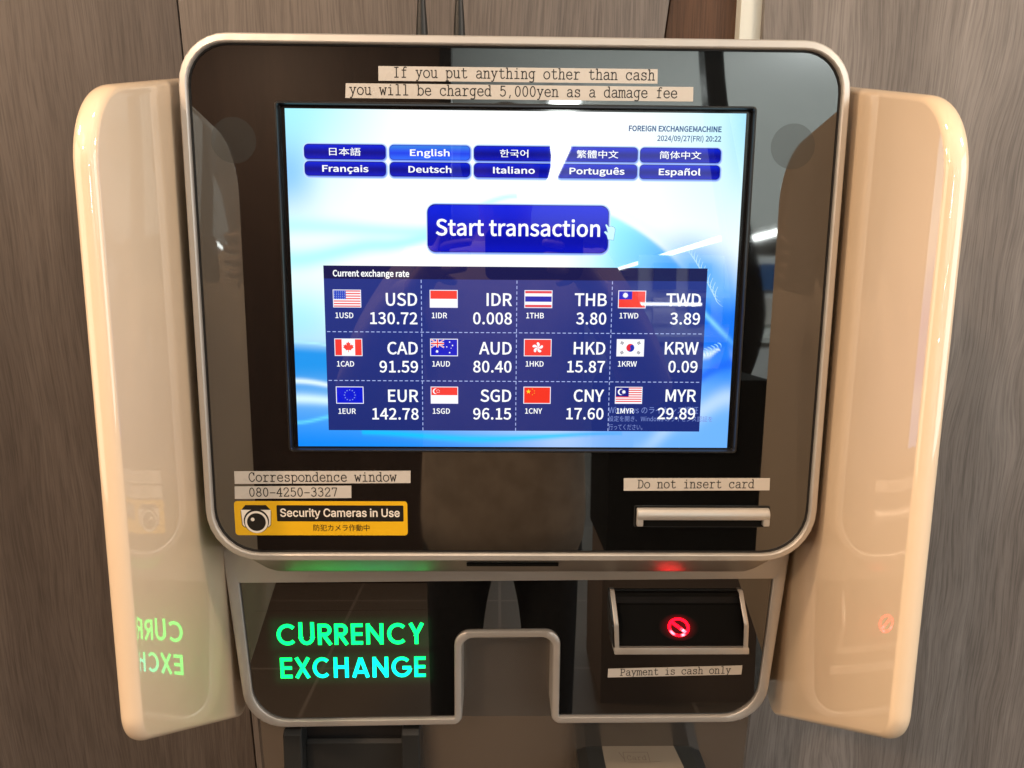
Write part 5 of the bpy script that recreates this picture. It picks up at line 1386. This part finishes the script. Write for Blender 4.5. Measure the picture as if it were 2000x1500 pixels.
s.loft([at_w(Gi, -0.014), at_w(Gi, -0.0078)], M['glass'])
lowg = s.build('lower_glass_panel', K, matrix=LOW, smooth=20)
s = Shape()
P3 = [[Vector((a, b, 0)) for a, b in inset(G_, -0.0004)]]
s.add([(a.x, a.y, -0.0100) for a in P3[0]], geometry.tessellate_polygon(P3), M['gasket'])
s.build('panel_gasket', K, matrix=LOW, smooth=20)


def sign_col(v):
    d = math.hypot((v[0] + 0.130) / 0.062, (v[1] + 0.352) / 0.021)
    t = ss(1.15, 0.25, d)
    return mixc((0.0, 3.5, 0.40), (0.0, 3.0, 2.1), t)


s = Shape()
for text, starts, base, capH in (('CURRENCY', [315, 478, 612, 730, 848, 955, 1098, 1255], -0.3239, 0.0203), ('EXCHANGE', [340, 440, 567, 722, 850, 1000, 1132, 1298], -0.3562, 0.0200)):
    ends = {'CURRENCY': [460, 585, 715, 830, 930, 1075, 1242, 1366], 'EXCHANGE': [425, 556, 695, 825, 977, 1108, 1278, 1378]}[text]
    x_off = -0.2078 if text == 'CURRENCY' else -0.2052
    kx = 0.0001264
    for ch, a, b in zip(text, starts, ends):
        wd, strokes = SIGN[ch]
        sx = (b - a) * kx / wd
        u0 = x_off + (a - starts[0]) * kx
        for zi, st in enumerate(strokes):
            i0 = len(s.v)
            half = HS * capH
            ribbon(s, [(u0 + p[0] * sx, base + p[1] * capH) for p in st], half, -0.0075 + zi * 5e-6, M['lit_letters'])
            for fi in range(len(s.f)):
                if s.f[fi][0] >= i0 and s.fc[fi][0] is None:
                    s.fc[fi] = [sign_col(s.v[q]) for q in s.f[fi]]
halo = Shape()  # glow round the letters painted as emissive vertex colour on the glass
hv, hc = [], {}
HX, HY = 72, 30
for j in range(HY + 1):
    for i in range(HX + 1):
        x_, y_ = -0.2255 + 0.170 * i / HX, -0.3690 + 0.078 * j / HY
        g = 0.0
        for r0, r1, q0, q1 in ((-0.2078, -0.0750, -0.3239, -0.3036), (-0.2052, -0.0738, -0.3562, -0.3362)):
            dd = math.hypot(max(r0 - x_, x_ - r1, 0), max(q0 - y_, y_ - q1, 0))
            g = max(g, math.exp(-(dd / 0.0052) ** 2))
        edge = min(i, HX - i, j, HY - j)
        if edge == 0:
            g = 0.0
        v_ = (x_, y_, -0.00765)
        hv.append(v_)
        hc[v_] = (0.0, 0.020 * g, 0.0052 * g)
halo.add(hv, [(j * (HX + 1) + i, j * (HX + 1) + i + 1, (j + 1) * (HX + 1) + i + 1, (j + 1) * (HX + 1) + i) for j in range(HY) for i in range(HX)], M['painted_halo'], lambda v: hc[v])
halo.build('painted_letter_glow', lowg, matrix=LOW, smooth=0)
s.build('lit_lettering', lowg, matrix=LOW, smooth=0, label='green to cyan backlit words CURRENCY EXCHANGE')
tape([(0.0890, -0.3579), (0.2117, -0.3552), (0.2121, -0.3462), (0.0892, -0.3493)], 'Payment is cash only', 0.1000, -0.3560, 0.00510, -0.05525, 0.022, 'small pale tape below the note slot reading Payment is cash only')

# --- note slot with its silver guard and red light
SLOTM = PANEL @ Matrix(((1.0947, -0.09, 0, -0.0029 - 0.09 * 0.2474), (0, 1.08, 0, -0.2715 + 1.08 * 0.2474), (0, 0, 0.5, -0.0514), (0, 0, 0, 1)))
s = Shape()
s.box(0.0845, 0.1925, -0.2930, -0.2485, -0.0090, -0.0066, M['black_satin'])
slot = s.build('note_slot', K, matrix=SLOTM)
s = Shape()
s.side([(-0.0064, -0.2600), (-0.0030, -0.2610), (0.0165, -0.2895), (0.0165, -0.2925), (-0.0064, -0.2925)], 0.0860, 0.1890, M['black_matte'])
s.build('note_ramp', slot, matrix=SLOTM, smooth=20)
s = Shape()
s.side([(-0.0064, -0.2490), (0.0020, -0.2492), (0.0035, -0.2520), (-0.0064, -0.2530)], 0.0865, 0.1885, M['black_matte'], 0.0006)
s.box(0.0930, 0.1780, -0.2588, -0.2580, -0.0064, -0.0058, M['black_satin'])
s.build('shutter', slot, matrix=SLOTM)
ARM = [(-0.0070, -0.2478), (-0.0030, -0.2478), (0.0005, -0.2492), (0.0268, -0.2700), (0.0280, -0.2725), (0.0215, -0.2905), (0.0215, -0.2930), (-0.0070, -0.2930)]
for a, b in ((0.0820, 0.0832), (0.1900, 0.1912)):
    s = Shape()
    s.side([(p[0] - .0012 if p[0] > 0 else p[0], p[1]) for p in ARM], a, b, M['black_gloss'])
    s.build('slot_cheek', slot, matrix=SLOTM, smooth=20)
for a, b in ((0.0832, 0.0868), (0.1882, 0.1918)):
    s = Shape()
    front = [(-0.0068, -0.2474), (-0.0030, -0.2474), (0.0008, -0.2486), (0.0274, -0.2696), (0.0288, -0.2724), (0.0222, -0.2906), (0.0222, -0.2940)]
    inner = [(-0.0068, -0.2500), (-0.0036, -0.2500), (-0.0006, -0.2512), (0.0244, -0.2708), (0.0256, -0.2728), (0.0192, -0.2904), (0.0192, -0.2940)]
    s.side(front + inner[::-1], a, b, M['silver'], 0.0004)
    s.build('guard_arm', slot, matrix=SLOTM, smooth=30)
s = Shape()
s.side([(-0.0068, -0.2930), (0.0226, -0.2930), (0.0232, -0.2940), (0.0228, -0.2982), (0.0215, -0.2990), (-0.0068, -0.2990)], 0.0826, 0.1924, M['silver'], 0.0005)
s.build('guard_sill', slot, matrix=SLOTM, smooth=30)
# red no-entry light on the ramp
ra, rb = Vector((0, -0.2610, -0.0030)), Vector((0, -0.2895, 0.0165))
rd = (rb - ra).normalized()
rn = Vector((0, -rd.z, rd.y))
if rn.z < 0:
    rn = -rn
RC = Vector((0.1370, -0.2780, 0)) ; RC.z = ra.z + (ra.y - RC.y) / (ra.y - rb.y) * (rb.z - ra.z)


def on_ramp(x, y, h=0.0003):
    return tuple(RC + Vector((1, 0, 0)) * x - rd * y + rn * h)


s = Shape()
RED_L = (13.0, 0.008, 0.06)
HOT = (14.0, 0.8, 1.1)
n = 48
for k in range(n):
    a0, a1 = 2 * math.pi * k / n, 2 * math.pi * (k + 1) / n
    q = [on_ramp(r * math.cos(a), 1.0 * r * math.sin(a)) for r, a in ((.0066, a0), (.0088, a0), (.0088, a1), (.0066, a1))]
    am = math.degrees((a0 + a1) / 2) % 360
    hot = ss(16, 4, abs(am - 293)) + .8 * ss(26, 6, abs(am - 222))
    s.face(q, M['red_light'], mixc(RED_L, HOT, min(1, hot)))
rings_ = [(.0068, .10), (.0092, .11), (.0115, .035), (.0145, .010), (.0165, 0.0)]  # red glow painted on the ramp, fading outwards from the light
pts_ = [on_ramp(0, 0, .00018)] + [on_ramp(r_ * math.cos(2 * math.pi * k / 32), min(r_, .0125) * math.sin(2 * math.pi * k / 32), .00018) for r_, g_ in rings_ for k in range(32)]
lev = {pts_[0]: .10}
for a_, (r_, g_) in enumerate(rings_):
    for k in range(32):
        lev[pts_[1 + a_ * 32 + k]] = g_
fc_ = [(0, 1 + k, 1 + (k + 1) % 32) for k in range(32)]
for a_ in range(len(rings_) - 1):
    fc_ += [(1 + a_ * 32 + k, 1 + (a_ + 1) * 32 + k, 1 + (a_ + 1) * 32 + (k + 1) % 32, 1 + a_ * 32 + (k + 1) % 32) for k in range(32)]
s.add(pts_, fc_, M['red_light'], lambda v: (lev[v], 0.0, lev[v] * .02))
d = Vector((math.cos(math.radians(-42)), math.sin(math.radians(-42))))
pn = Vector((-d.y, d.x)) * .0013
for k in range(8):
    t0, t1 = -.0072 + .0144 * k / 8, -.0072 + .0144 * (k + 1) / 8
    q = [on_ramp(*(d * t0 - pn), .00034), on_ramp(*(d * t1 - pn), .00034), on_ramp(*(d * t1 + pn), .00034), on_ramp(*(d * t0 + pn), .00034)]
    s.face(q, M['red_light'], mixc(RED_L, HOT, ss(.001, .004, t0) * ss(.0085, .006, t1)))
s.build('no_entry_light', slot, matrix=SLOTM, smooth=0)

# --- pedestal: upper part follows the panel, below the crease it drops straight to the floor
def pw(v, w):
    p = PANEL @ Vector((0, v, w))
    return (p.y, p.z)


PU = (-0.2446, 0.2373)
a, b, c = pw(-0.20, -0.088), pw(-0.4180, -0.088), pw(-0.4205, -0.0885)
front = [a, b, (c[0] + .001, c[1]), (c[0] + 0.012, c[1] - .28), (c[0] + 0.012, 0.0)]
prof = front + [(WY - 0.02, 0.0), (WY - 0.02, a[1])]
s = Shape()
ringf = lambda x, pr: [(x, p[0], p[1]) for p in pr]
pi_ = inset(prof, 0.004)
s.loft([ringf(PU[0], pi_), ringf(PU[0] + .004, prof), ringf(PU[1] - .004, prof), ringf(PU[1], pi_)], M['satin_grey'], True, True)
ped = s.build('pedestal', K, matrix=None, smooth=30)

# cash tray at the lower left
s = Shape()
s.box(-0.2108, -0.0844, -0.62, -0.4200, -0.11, -0.083, M['black_satin'])
tray = s.build('cash_tray', K, smooth=20)
for a, b in ((-0.2112, -0.1940), (-0.1012, -0.0842)):
    s = Shape()
    s.side([(-0.105, -0.4165), (-0.066, -0.4165), (-0.0620, -0.4205), (-0.0560, -0.62), (-0.105, -0.62)], a, b, M['dark_grey'], 0.0012)
    s.build('tray_cheek', tray, smooth=30)
s = Shape()
s.side([(-0.105, -0.4360), (-0.0800, -0.4360), (-0.0770, -0.4390), (-0.0720, -0.62), (-0.105, -0.62)], -0.1940, -0.1012, M['dark_grey'], 0.0008)
s.build('tray_flap', tray, smooth=30)

# dark card unit at the lower right with its worn sticker
s = Shape()
top = [(0.0665, -0.4590), (0.0755, -0.4545), (0.1780, -0.4545), (0.1885, -0.4600)]
ring0 = [(a_, b_, -0.098) for a_, b_ in top] + [(0.1890, -0.66, -0.098), (0.0660, -0.66, -0.098)]
ring1 = [(0.0665, -0.4600, -0.062), (0.0755, -0.4558, -0.058), (0.1780, -0.4558, -0.058), (0.1885, -0.4610, -0.062), (0.1890, -0.66, -0.054), (0.0660, -0.66, -0.054)]
s.loft([ring0, ring1], M['dark_grey'], True, True)
unit = s.build('card_unit', K, smooth=20)
st0, st1 = Vector((0, -0.4545, -0.098)), Vector((0, -0.4558, -0.058))
dv = (st1 - st0)
nv = Vector((0, -dv.z, dv.y)).normalized()
if nv.z < 0:
    nv = -nv


def on_top(u_, t, h):
    p = st0 + dv * t + nv * h
    return (u_ + 0.0122, p.y, p.z)


s = Shape()
ol = fillet([(0.0800, 0.10), (0.0800, 0.92), (0.1500, 0.90), (0.1480, 0.08)], 0.0, 1) if False else [(0.0800, 0.08), (0.0792, 0.14), (0.0792, 0.92), (0.0802, 0.96), (0.1520, 0.94), (0.1532, 0.88), (0.1502, 0.14), (0.1490, 0.08)]
s.loft([[on_top(x, t, -.0002) for x, t in ol], [on_top(x, t, .0003) for x, t in ol]], M['clear_sticker'], True, True)
stick = s.build('worn_sticker', unit, smooth=20, label='worn beige sticker with a faded card outline and the word Card')
s = Shape()
flatm = Shape()
typed(flatm, 'Card', 0.1010, 0.0095, 0.0048, 0.0, M['sticker_ink'], 0.5)
for p in [[(0.0985, 0.0065), (0.0985, 0.0205)], [(0.0985, 0.0205), (0.1225, 0.0205)], [(0.1225, 0.0205), (0.1225, 0.0065)], [(0.1010, 0.0065), (0.1225, 0.0065)], [(0.0945, 0.0205), (0.0985, 0.0105)], [(0.1225, 0.0065), (0.1330, 0.0075)]]:
    ribbon(flatm, p, 0.00025, 0.00001, M['sticker_ink'])
LT = dv.length
for f_ in flatm.f:
    s.face([on_top(flatm.v[q][0], 0.86 - flatm.v[q][1] / LT * 1.0, .0004 + flatm.v[q][2]) for q in f_], M['sticker_ink'])
s.build('lettering', stick, smooth=0)


# ------------------------------------------------------------------ cables rising behind the head
def cable(px, label):
    p = at_depth(px, 30, PANEL.translation.y + 0.10)
    x, y = p.x, p.y
    t = thing('power_cable', label, 'cable', (x, y, 1.40), 'black cables behind the machine head')
    s = Shape()
    pts = [(x, y - .03, 1.36), (x, y - .004, 1.40), (x, y, 1.44), (x - .001, y, 1.60), (x - .002, y + .02, 1.95), (x, WY - .012, 2.2), (x, WY - .012, 2.6)]
    s.tube(smooth_curve(pts, 5), 0.0029, M['rubber'], 14)
    s.build('cord', t, matrix=None)
    s = Shape()
    zs = [(1.395, .0052), (1.438, .0050), (1.446, .0048), (1.456, .0042), (1.468, .0033), (1.474, .0030)]
    s.tube([(x, y - (.008 if z < 1.40 else 0), z) for z, r in zs], [r for z, r in zs], M['rubber'], 16)
    s.build('strain_relief', t, matrix=None)


cable(823.5, 'black cable with tapered strain relief, left one of the two above the machine head')
cable(897, 'black cable with tapered strain relief, right one of the two above the machine head')

# ------------------------------------------------------------------ what stands behind the photographer and shows only as reflections
s = Shape(); s.box(-6, 16, 0, 2.62, 35.9, 36.0, M['wall_white'])
o = s.build('store_wall', matrix=Matrix(((1, 0, 0, 0), (0, 0, -1, 0), (0, 1, 0, 0), (0, 0, 0, 1)))); tag(o, 'far white shop wall reflected at the right of the glass', 'wall')
s = Shape()
s.box(-3.5, -0.250, 0, 2.618, 2.60, 2.66, M['dark_wood'])
o = s.build('wood_partition', matrix=Matrix(((1, 0, 0, 0), (0, 0, -1, 0), (0, 1, 0, 0), (0, 0, 0, 1)))); tag(o, 'dark brown wood partition reflected in the left of the glass', 'partition')
s = Shape()
s.box(-0.250, -0.205, 0, 2.618, 2.58, 2.68, M['black_satin'])
o = s.build('partition_edge', matrix=Matrix(((1, 0, 0, 0), (0, 0, -1, 0), (0, 1, 0, 0), (0, 0, 0, 1)))); tag(o, 'black upright edge of the brown partition reflected in the glass', 'post')
s = Shape()
pts = [(0.98, 2.6), (1.02, 2.2), (1.13, 1.7), (1.22, 1.35), (1.24, 1.15), (1.18, 0.9), (1.02, 0.6), (1.0, 0.0)]
c_ = smooth_curve(pts, 5)
ribs = Shape()
wid = 0.06
ol = [(a - wid * (1 + .8 * ss(2.4, 1.0, b)), b) for a, b in c_] + [(a + wid * .5, b) for a, b in c_[::-1]]
ribs.prism([(a, b * 1.0 + .004) for a, b in ol], 3.1, 3.2, M['black_satin'])
o = ribs.build('curved_post', matrix=Matrix(((1, 0, 0, 0), (0, 0, -1, 0), (0, 1, 0, 0), (0, 0, 0, 1)))); tag(o, 'black bowed door frame reflected right of the screen', 'door frame')
M['brown_board'] = principled('brown_board', (0.20, 0.15, 0.12), 0.6)[0]
t = thing('black_cabinet', 'black cabinet on a brown cupboard reflected behind the card slot', 'cabinet', (0.55, -1.75, 0))
XZ = Matrix(((1, 0, 0, 0), (0, 0, -1, 0), (0, 1, 0, 0), (0, 0, 0, 1)))
s = Shape()
s.prism(rounded(0.30, 0.80, 0.50, 1.03, [.06, .05, .03, .03], 6), 1.55, 1.95, M['black_matte'], 0.01)
s.build('case', t, matrix=XZ)
s = Shape()
s.prism(rounded(0.31, 0.79, 0.0, 0.499, .004, 4), 1.57, 1.95, M['brown_board'], 0.004)
s.build('lower_cupboard', t, matrix=XZ)


def ceiling_light(x, y, ln, wd, label):
    t = thing('ceiling_light', label, 'ceiling light', (x, y, 2.60), 'fluorescent ceiling lights of the shop')
    s = Shape(); s.box(x - wd / 2 - .02, x + wd / 2 + .02, y - ln / 2, y + ln / 2, 2.575, 2.618, M['white_metal'], 0.003)
    s.build('housing', t, matrix=None)
    s = Shape(); s.box(x - wd / 2, x + wd / 2, y - ln / 2 + .03, y + ln / 2 - .03, 2.555, 2.5745, M['lamp'])
    s.build('diffuser', t, matrix=None)


for x, y, ln, wd, lab in ((0.42, -4.7, .55, .17, 'short fluorescent light reflected on the tape above the screen'), (0.51, -7.0, 1.9, .17, 'fluorescent light reflected across the language buttons'),
                      (4.98, -13.8, 2.2, .26, 'fluorescent light reflected as a bar right of the screen'), (4.35, -22.5, 17, .28, 'long run of fluorescent lights reflected as a white bar over the rate table'),
                      (8.2, -30.5, 6, .6, 'far wide fluorescent light reflected near the top right of the rate table'), (7.4, -33.0, 3, .5, 'farthest short fluorescent light reflected above the Taiwan dollar rate')):
    ceiling_light(x, y, ln, wd, lab)
FRONT = Matrix(((1, 0, 0, 0), (0, 0, -1, 0), (0, 1, 0, 0), (0, 0, 0, 1)))
t = thing('shop_counter', 'white shop counter with blue goods on top reflected right of the screen', 'counter', (1.9, -5.2, 0))
s = Shape()
s.box(0.86, 3.2, 0.002, 0.98, 4.9, 5.5, M['wall_white'], 0.006)
s.build('cabinet', t, matrix=FRONT)
s = Shape()
s.box(0.82, 3.24, 0.981, 1.02, 4.86, 5.54, M['laminate'], 0.004)
s.build('worktop', t, matrix=FRONT)
M['blue_card'] = principled('blue_card', (0.03, 0.10, 0.26), 0.5)[0]
t = thing('strip_lamp', 'bright strip lamp on the goods rack reflected across the Taiwan dollar rate', 'strip lamp', (1.25, -5.22, 1.24))
s = Shape()
s.box(0.97, 1.52, 1.242, 1.258, 5.205, 5.225, M['lamp'])
s.build('diffuser', t, matrix=FRONT)
s = Shape()
s.box(0.96, 1.53, 1.234, 1.266, 5.2255, 5.237, M['white_metal'], 0.002)
s.build('housing', t, matrix=FRONT)
t = thing('goods_rack', 'white rack hung with blue packets reflected right of the screen', 'rack', (2.0, -5.2, 1.02))
s = Shape()
s.box(1.05, 3.1, 1.022, 1.62, 5.28, 5.32, M['wall_white'], 0.004)
s.build('back_board', t, matrix=FRONT)
for i in range(7):
    for j in range(2):
        s = Shape()
        s.box(1.16 + i * .27, 1.33 + i * .27, 1.10 + j * .26, 1.30 + j * .26, 5.24 - .0 * j, 5.275, M['blue_card'] if (i + j) % 3 else M['tape'], 0.003)
        s.build('packet', t, matrix=FRONT)

# ------------------------------------------------------------------ the person taking the picture (seen only as a dim reflection)
def skinned(name, nodes, edges, m, parent=None, level=2, root=0):
    me = bpy.data.meshes.new(name)
    me.from_pydata([n[0] for n in nodes], edges, [])
    o = bpy.data.objects.new(name, me)
    COL.objects.link(o)
    md = o.modifiers.new('skin', 'SKIN')
    md.use_smooth_shade = True
    for i, n in enumerate(nodes):
        sv = me.skin_vertices[0].data[i]
        r = n[1]
        sv.radius = r if isinstance(r, tuple) else (r, r)
        sv.use_root = (i == root)
    sd = o.modifiers.new('sub', 'SUBSURF')
    sd.levels = sd.render_levels = level
    dg = bpy.context.evaluated_depsgraph_get()
    new = bpy.data.meshes.new_from_object(o.evaluated_get(dg))
    o.modifiers.clear()
    o.data = new
    new.materials.clear()
    new.materials.append(m)
    for p in new.polygons:
        p.use_smooth = True
    if parent:
        o.parent = parent
    return o


M['skin'] = principled('skin', (0.42, 0.27, 0.19), 0.5)[0]
M['hair'] = principled('dark_hair', (0.012, 0.009, 0.008), 0.45)[0]
M['fleece'] = cloth('beige_fleece', (0.36, 0.275, 0.20), (0.46, 0.36, 0.27), 22)
M['trousers'] = cloth('black_trousers', (0.010, 0.010, 0.012), (0.02, 0.02, 0.022), 90)
PXc, PYc, PZc = -0.012, -0.600, 1.315
nodes = [((0, -.98, .90), .115), ((0, -.97, 1.05), .105), ((0, -.965, 1.20), .115), ((0, -.955, 1.31), .075), ((0, -.945, 1.37), .048), ((0, -.925, 1.41), .050),
         ((0, -.915, 1.465), (.070, .085)), ((0, -.915, 1.525), (.074, .092)), ((0, -.925, 1.575), (.058, .070))]
edges = [(i, i + 1) for i in range(8)]


def addn(p, r, link):
    nodes.append((p, r))
    edges.append((link, len(nodes) - 1))
    return len(nodes) - 1


for sx in (-1, 1):
    a = addn((sx * .155, -.955, 1.305), .050, 3)
    a = addn((sx * .235, -.90, 1.17), .043, a)
    a = addn((sx * .27, -.85, 1.06), .036, a)
    a = addn((sx * .20, -.74, 1.19), .032, a)
    w = addn((sx * .125, -.655, 1.285), .022, a)
    pl = addn((sx * .105, -.635, 1.305), (.014, .024), w)
    for k in range(4):      # fingers round the back of the phone
        z = 1.345 - .019 * k
        L = (.9, 1.0, .95, .78)[k]
        f = addn((sx * (.098 - .001 * k), -.617, z), .0085, pl)
        f = addn((sx * (.086 - .012 * L), -.588 - .006, z + .002), .008, f)
        addn((sx * (.086 - .034 * L), -.590, z + .004), .007, f)
    t = addn((sx * .10, -.640, 1.275), .0095, pl)
    addn((sx * .078, -.622, 1.270), .008, t)
    h = addn((sx * .09, -.98, .86), .085, 0)
    h = addn((sx * .105, -.965, .50), .052, h)
    h = addn((sx * .11, -.985, .10), .036, h)
    addn((sx * .115, -.90, .035), (.038, .030), h)
person = skinned('person', nodes, edges, M['skin'], level=1)
tag(person, 'person in beige fleece and dark trousers holding up a phone, mirrored in the dark glass', 'person')
cn = [((0, -.98, .64), (.195, .142)), ((0, -.98, .86), (.186, .136)), ((0, -.975, 1.0), (.178, .130)), ((0, -.965, 1.18), (.175, .128)), ((0, -.955, 1.30), (.12, .085)), ((0, -.95, 1.355), (.075, .07))]
ce = [(0, 1), (1, 2), (2, 3), (3, 4), (4, 5)]
for sx in (-1, 1):
    b0 = len(cn)
    cn += [((sx * .165, -.955, 1.30), .066), ((sx * .242, -.90, 1.17), .058), ((sx * .277, -.85, 1.06), .052), ((sx * .205, -.745, 1.19), .045), ((sx * .145, -.675, 1.265), .036)]
    ce += [(4, b0), (b0, b0 + 1), (b0 + 1, b0 + 2), (b0 + 2, b0 + 3), (b0 + 3, b0 + 4)]
skinned('fleece_jacket', cn, ce, M['fleece'], person)
tn = [((0, -.98, .90), (.165, .115)), ((0, -.98, .83), (.160, .112))]
te = [(0, 1)]
for sx in (-1, 1):
    b0 = len(tn)
    tn += [((sx * .095, -.975, .70), .086), ((sx * .105, -.965, .50), .066), ((sx * .11, -.985, .09), .052)]
    te += [(1, b0), (b0, b0 + 1), (b0 + 1, b0 + 2)]
skinned('trousers', tn, te, M['trousers'], person)
s = Shape()
import_rings = []
for k in range(9):
    a = math.radians(-8 + 98 * k / 8)
    r = math.cos(a)
    import_rings.append([(.088 * r * math.cos(t), -.930 + .104 * r * math.sin(t), 1.515 + .103 * math.sin(a) - (.055 if math.sin(t) < -.2 else 0) * 0 - .06 * max(0, -math.sin(t)) * r) for t in [2 * math.pi * i / 24 for i in range(24)]])
s.loft(import_rings, M['hair'], False, True)
s.build('hair', person, matrix=None, smooth=80)
for sx in (-1, 1):
    s = Shape()
    s.tube([(sx * .115, -1.01, .05), (sx * .117, -.95, .05), (sx * .119, -.88, .035), (sx * .119, -.84, .032)], [.045, .052, .042, .025], M['black_satin'], 14)
    s.build('shoe', person, matrix=None)
PH = Matrix(((RW.x, UW.x, BW.x, CAMW.x + BW.x * .012), (RW.y, UW.y, BW.y, CAMW.y + BW.y * .012), (RW.z, UW.z, BW.z, CAMW.z + BW.z * .012), (0, 0, 0, 1)))
s = Shape()
s.prism(rounded(-.020, .130, -.050, .026, .012, 6), .008, 0.0, M['black_gloss'])
ph = s.build('phone', matrix=PH)
tag(ph, 'black smartphone held sideways by the person', 'phone')
